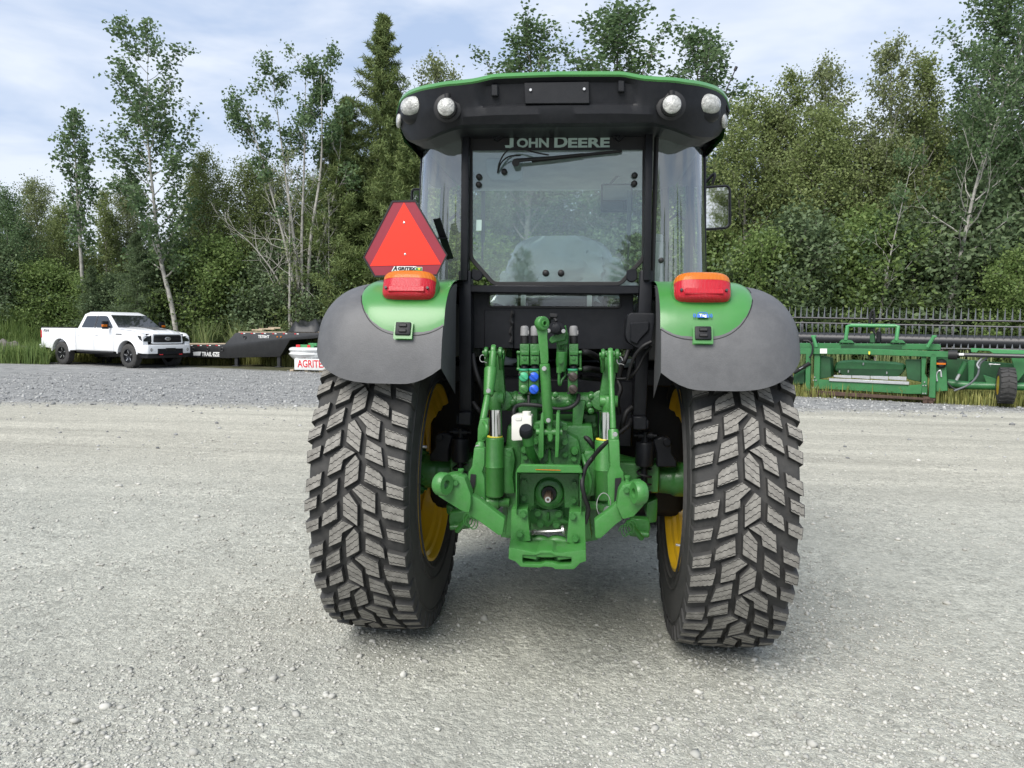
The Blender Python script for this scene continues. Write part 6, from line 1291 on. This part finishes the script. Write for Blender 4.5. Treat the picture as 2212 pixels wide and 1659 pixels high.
# things lying on it
def heap(name, c, rx, ry, h, mtl, seed, label, cat):
    r = np.random.default_rng(seed); ph = r.uniform(0, 6, 8); G = []
    for i in range(25):
        row = []
        for j in range(25):
            a, b = i/12-1, j/12-1; q = max(0, 1-abs(a)**3-abs(b)**3); z = h*q**.5*(.78+.16*math.sin(a*6+ph[0])+.10*math.sin(b*7+a*5+ph[1])+.06*math.sin(a*17+b*11+ph[2])); row.append((a*rx, b*ry, z))
        G.append(row)
    mb = MB(); mb.grid(G); o = mb.build(name, mtl, None, smooth=40); o.location = c; return tag(o, label, cat)
c = at(*ZT(2003, 292), YT+.9); heap('tarp', (c.x+.25, YT+.9, c.z+.01), .75, .8, .50, M['tarp'], 4, 'crumpled black tarp heaped on the gooseneck trailer', 'tarp')
for k, (x, w_, h_) in enumerate(((1690,.5,.05),(1735,.6,.05),(1770,.45,.06))):
    c = at(*ZT(x, 287), YT+.35); mb = MB(); mb.box((0,0,.03), (w_,.12,h_), Matrix.Rotation(.3*k-.3, 3, 'Z')); o = mb.build('wood_offcut', M['wood'], None, .005); o.location = (c.x, YT+.35+.2*k, c.z+.02+.04*k)
    tag(o, ('left wood offcut lying on the gooseneck deck', 'middle wood offcut lying on the gooseneck deck', 'right wood offcut lying on the gooseneck deck')[k], 'wood', 'wood offcuts on the trailer')

# ================================================================== wrapped pallet
YP = 20.9; g0 = at(*ZT(2010, 545), YP); PL = thing('wrapped_pallet', 'white plastic-wrapped load with red hand lettering beside the tractor fender', 'pallet load', (g0.x, YP, 0))
def pl_(x, y, dy=0.0): p = at(*ZT(x, y), YP+dy); return Vector((p.x-g0.x, dy, p.z))
mb = MB(); mb.prism([pl_(*p) for p in ((1928,465),(2130,470),(2130,545),(1928,540))], (0,1.1,0)); bx_ = mb.build('wrapped_box', M['wrap'], PL, .03, 2)
mb = MB(); cc_ = pl_(2020, 435, .55); mb.lathe([(0,.50),(.25,.60),(.45,.66),(.6,.60),(.8,.66),(.95,.62),(1,.56)], cc_+Vector((0,0,-.19)), (0,0,.42), 36); mb.build('wrapped_coil', M['wrap'], PL, smooth=60)
a = pl_(2020, 392, .5); mb = MB(); mb.box(a+Vector((-.05,0,.03)), (.62,.3,.12)); mb.box(a+Vector((.2,0,.10)), (.3,.25,.10)); mb.build('machine_part', M['hgreen2'], PL, .01); mb = MB(); mb.box(a+Vector((-.30,-.16,.05)), (.14,.04,.08)); mb.box(a+Vector((.08,-.16,.04)), (.10,.03,.09)); mb.build('part_label', M['decal_red'], PL)
mb = MB()
for x in (-.38, 0, .38): mb.span((x-.08,.05,0), (x+.08,1.05,.10))
pl0 = pl_(1928, 545); mb = MB()
for k in range(3): 
    b = MB(); b.span((-.62+.52*k,.05,.0), (-.50+.52*k,1.05,max(.06, pl_(1928,542).z+.02))); b.build('pallet_block', M['wood'], PL)
lettering('spray_lettering', 'AGRITEX', .36, pl_(2048, 503, -.006), M['decal_red'], bx_, .006, sx=.72, shear=-.06)

# ================================================================== green harvester header
h0, h1 = gnd(1745, 857), gnd(2008, 872); he = (h1-h0).normalized(); hn = Vector((-he.y, he.x, 0))     # hn points away from the camera
HD = thing('harvester_header', 'green grain header with black finger reel parked at the wood edge', 'header', (h0.x, h0.y, 0), math.atan2(he.y, he.x))
def hp(x, y, d=0.0):
    px = ZH(x, y); dv = ray(*px); o = h0+hn*d; t = (o-CL).dot(hn)/dv.dot(hn); p = CL+dv*t-h0; return Vector((p.dot(he), p.dot(hn), p.z))
HG, HG2, HK = M['hgreen'], M['hgreen2'], M['hdark']
def hpoly(name, pts, d, dep, mtl, parent=HD, bevel=.01):
    mb = MB(); mb.prism([hp(x, y, d) for x, y in pts], (0, dep, 0)); return mb.build(name, mtl, parent, bevel)
def hrod(name, pts, d, r, mtl, parent=HD, n=8, smooth_=0):
    q = [hp(p[0], p[1], p[2] if len(p) > 2 else d) for p in pts]; mb = MB(); mb.tube(catmull(q, 5) if smooth_ else q, r, n); return mb.build(name, mtl, parent)
hpoly('rear_beam', [(-300,452),(700,455),(1520,483),(1520,540),(700,510),(-300,505)], 0, .14, HG)
hpoly('upper_beam', [(-300,400),(1410,412),(1435,425),(1435,470),(-300,450)], .25, .12, HG2 if False else HG)
hpoly('beam_recess_shade', [(500,425),(1070,428),(1070,462),(500,458)], .246, .004, HK, bevel=0)  # dark plate on the beam face imitates a shaded recess
hpoly('frame_post', [(172,500),(215,500),(212,852),(165,852)], 0, .12, HG); hpoly('frame_post', [(250,505),(305,505),(300,835),(245,835)], .06, .1, HG)
hpoly('frame_post', [(1255,530),(1300,535),(1285,690),(1310,730),(1310,888),(1250,885)], .06, .1, HG); hpoly('frame_post', [(1340,500),(1395,500),(1385,918),(1320,916)], 0, .12, HG)
hpoly('lower_beam', [(285,742),(390,750),(1140,800),(1260,790),(1255,880),(1130,880),(390,835),(290,835)], .04, .12, HG)
hpoly('feed_drum', [(440,600),(480,570),(600,560),(1000,580),(1100,600),(1110,640),(1040,720),(500,700),(430,660)], .45, .3, HG, bevel=.05)
hpoly('drum_plate', [(455,640),(1100,650),(1030,720),(520,705)], .43, .02, HK, bevel=0)
hpoly('lip_strip', [(388,732),(1138,765),(1138,795),(388,760)], .0, .05, M['galv']); 
for k in range(4): x = 432+k*172; hpoly('wear_plate', [(x,702+k*4),(x+166,706+k*4),(x+166,735+k*7),(x,722+k*7)], .2, .02, M['galv'], bevel=.004)
hpoly('opening_side', [(300,520),(400,545),(410,720),(300,740)], .15, .5, HK); hpoly('opening_side', [(1100,560),(1250,560),(1250,770),(1120,740)], .15, .5, HK)
# lifting arch on top
hrod('lift_arch', [(545,375),(562,245),(600,238),(1000,243),(1035,245),(1018,380)], .2, .045, HG2, n=10)
for x in (540, 1020): hpoly('arch_foot', [(x-60,400),(x-35,370),(x+55,375),(x+85,405)], .18, .1, HG)
for x in (240, 1370):
    hrod('brace', [(x,340),(x-60 if x > 1000 else x+30, 440)], .1, .04, HG2); hpoly('brace_lug', [(x-20,330),(x+25,330),(x+25,352),(x-20,352)], .08, .1, HG2)
hrod('hose_loop', [(790,280),(765,210),(780,120),(805,100),(815,180),(800,270),(830,330)], .25, .022, M['trim'], smooth_=1); hrod('hose_loop', [(780,290),(772,200),(795,110),(808,130),(800,220),(815,300)], .27, .018, M['trim'], smooth_=1)
hpoly('motor', [(830,295),(875,295),(875,400),(830,400)], .28, .15, M['plastic'], bevel=.02); hpoly('valve_stack', [(770,330),(815,300),(820,400),(770,400)], .28, .12, HK)
hrod('hose_loop', [(150,380),(200,385),(235,430),(230,500),(205,540)], -.05, .022, M['trim'], smooth_=1); hpoly('white_tag', [(305,455),(370,455),(370,500),(305,500)], -.01, .006, M['decal_white'], bevel=0)
hpoly('arrow_mark', [(758,478),(766,484),(774,478),(774,505),(766,512),(758,505)], -.01, .006, M['decal_yel'], bevel=0)
for x, y in ((255,722),(245,750),(268,750),(240,820),(264,820),(1283,768),(1270,800),(1294,800),(1268,874),(1290,874)):
    mb = MB(); c = hp(x, y, .035 if x < 1000 else .05); mb.cyl(c+Vector((0,.01,0)), c+Vector((0,-.012,0)), .016, n=8); mb.build('frame_bolt', M['steel'], HD)
for x, y in ((487,670),(570,668),(930,682),(710,598)):
    mb = MB(); c = hp(x, y, .43); mb.box(c, (.03,.03,.06)); mb.build('drum_latch', M['steel'], HD, .004)
# skids
hpoly('skid_beam', [(160,852),(300,848),(1385,925),(1380,950),(1230,935),(160,885)], -.02, .16, M['rust'])
for x, y in ((200,915),(262,905),(1335,985),(1300,965)):
    a = hp(x, y-35, 0); mb = MB(); mb.span((a.x-.07, -.02, 0), (a.x+.07, .14, a.z+.06)); mb.build('skid_foot', M['rust'], HD, .006)
# right wing with drive shaft, ram, wheel
hpoly('wing_panel', [(1400,520),(1700,560),(2400,620),(2400,840),(1880,800),(1760,840),(1500,830),(1400,760)], .7, .05, HK); hpoly('wing_channel', [(1715,450),(2450,482),(2450,512),(1930,502),(1885,478),(1790,474),(1770,494),(1715,488)], .35, .08, HG2)
hrod('drive_shaft', [(1495,510),(1600,512),(2450,532)], .05, .045, M['reel']); hrod('shaft_boot', [(1505,512),(1590,513)], .05, .11, M['trim'], n=14); hpoly('shaft_label', [(1605,498),(1650,498),(1650,518),(1605,518)], -.005, .01, M['decal_white'], bevel=0)
hrod('wing_ram', [(1665,580),(1610,690)], .3, .06, HG, n=12); hrod('wing_ram_rod', [(1610,690),(1580,750)], .3, .035, M['galv'], n=10); hrod('wing_tube', [(1500,775),(1700,800),(2450,815)], .5, .09, HG, n=12)
hrod('hose', [(1870,540),(1800,600),(1780,700),(1700,790),(1560,850)], .15, .022, M['tine'], smooth_=1); hrod('hose', [(1820,540),(1775,600),(1790,640)], .12, .018, M['galv'], smooth_=1); hrod('hose', [(1480,760),(1560,830),(1660,830)], .2, .02, M['trim'], smooth_=1); hrod('hose', [(1400,760),(1395,690),(1430,660),(1440,720)], .1, .018, M['galv'], smooth_=1)
hrod('hose', [(1900,620),(1885,600),(1990,605)], .3, .014, M['galv'])
hpoly('wing_post', [(1385,560),(1480,560),(1500,850),(1390,860)], .12, .3, HG); hpoly('wing_post', [(2090,530),(2240,540),(2235,660),(2160,760),(2130,760),(2120,640)], .3, .1, HG); hpoly('wing_rib', [(1690,570),(1750,560),(1745,740),(1690,770)], .5, .1, HG); hpoly('wing_rib', [(1830,700),(1960,740),(1960,830),(1870,810)], .45, .1, HG)
c = hp(1440, 595, .1); mb = MB(); mb.lathe([(0,.10),(.3,.11),(1,.06)], c, (0,-.12,0), 18); pu = mb.build('pulley', M['trim'], HD); mb = MB(); mb.box(c+Vector((0,-.125,0)), (.18,.008,.04)); mb.build('pulley_label', M['amber_lens'], pu)
cw = hp(2046, 800, .12); mb = MB(); ax_ = Vector((1,.10,0)).normalized()
mb.lathe([(-.15,.20),(-.165,.28),(-.14,.36),(-.10,.385),(.10,.385),(.14,.36),(.165,.28),(.15,.20)], cw, ax_, 36, caps=False); gw = mb.build('gauge_wheel', M['rubber'], HD, smooth=40)
mb = MB(); mb.lathe([(-.155,.21),(-.10,.19),(-.06,.05)], cw, ax_, 28); mb.build('rim', M['yellow'], gw)
sx_ = ax_.cross(Vector((0,0,1))).normalized()
for k in range(20):
    a = 2*PI*k/20; rv = sx_*math.cos(a)+Vector((0,0,1))*math.sin(a); mb = MB()
    p0 = cw+rv*.388; tv = ax_.cross(rv); mb.bar(p0-ax_*.14+tv*.02, p0+ax_*.01-tv*.015, .045, .022, up=rv); mb.bar(p0-ax_*.01-tv*.015, p0+ax_*.14+tv*.02, .045, .022, up=rv); mb.build('tyre_lug', M['rubber'], gw)
# reel
DR = 1.6
mb = MB(); mb.cyl(hp(-320,345,DR), hp(2500,408,DR), .16, n=20); rl = mb.build('reel', M['reel'], HD); rl['label'] = 'black finger reel with rows of upright tines'
for ya, yb, d, up_ in ((158,206,DR+.35,1), (205,262,DR-.2,-1), (305,352,DR+.3,0), (428,470,DR-.3,2)):
    a, b_ = hp(-320, ya, d), hp(2500, yb, d); mb = MB(); mb.cyl(a, b_, .024, n=8); tb2 = mb.build('tine_bar', M['reel'], rl)
    nT = 46
    if up_ == 0: nT = 0
    for k in range(nT):
        p = a.lerp(b_, (k+.5)/nT); hgt = .30 if up_ == 1 else -.27 if up_ == -1 else .12
        mb = MB(); mb.cyl(p, p+Vector((0,0,hgt*.25)), .026, .024, n=6); mb.cyl(p+Vector((0,0,hgt*.25)), p+Vector((.0,.02,hgt)), .020, .005, n=6); mb.build('tine', M['tine'], tb2)
for x in (670, 950, 1545, 2175, 140):
    o = x*.022; mb = MB(); mb.bar(hp(x, 195+o, DR+.05), hp(x+3, 430+o, DR-.1), .05, .03, up=(0,1,0)); mb.build('reel_arm', M['reel'], rl)
# left end pieces beside the fender
hpoly('end_gearbox', [(60,690),(170,640),(170,790),(40,800)], .2, .3, HK, bevel=.03); hrod('end_shaft', [(60,680),(210,590)], .0, .05, M['trim'], n=10); hrod('end_ram', [(115,645),(150,625)], -.02, .03, M['galv'])

# trees behind the photographer, present only in mirrors and glass
for k in range(14):
    a = math.radians(-70+140*k/13); d = 26+4*math.sin(k*2.3); tr_o, cr_o, H_ = TREES[('dense_a','dense_c','wispy_a','larch_low')[k % 4]]
    o = thing('leafy_tree', ORD[k]+' tree from the left behind the photographer, seen only in mirrors', 'tree', (d*math.sin(a), -4-d*math.cos(a), 0), k*1.1, 'trees seen in the mirrors'); sc = (6.5+1.5*math.sin(k*1.7))/H_; o.scale = (sc*1.2, sc*1.2, sc)
    link('trunk', tr_o, o); link('crown', cr_o, o)
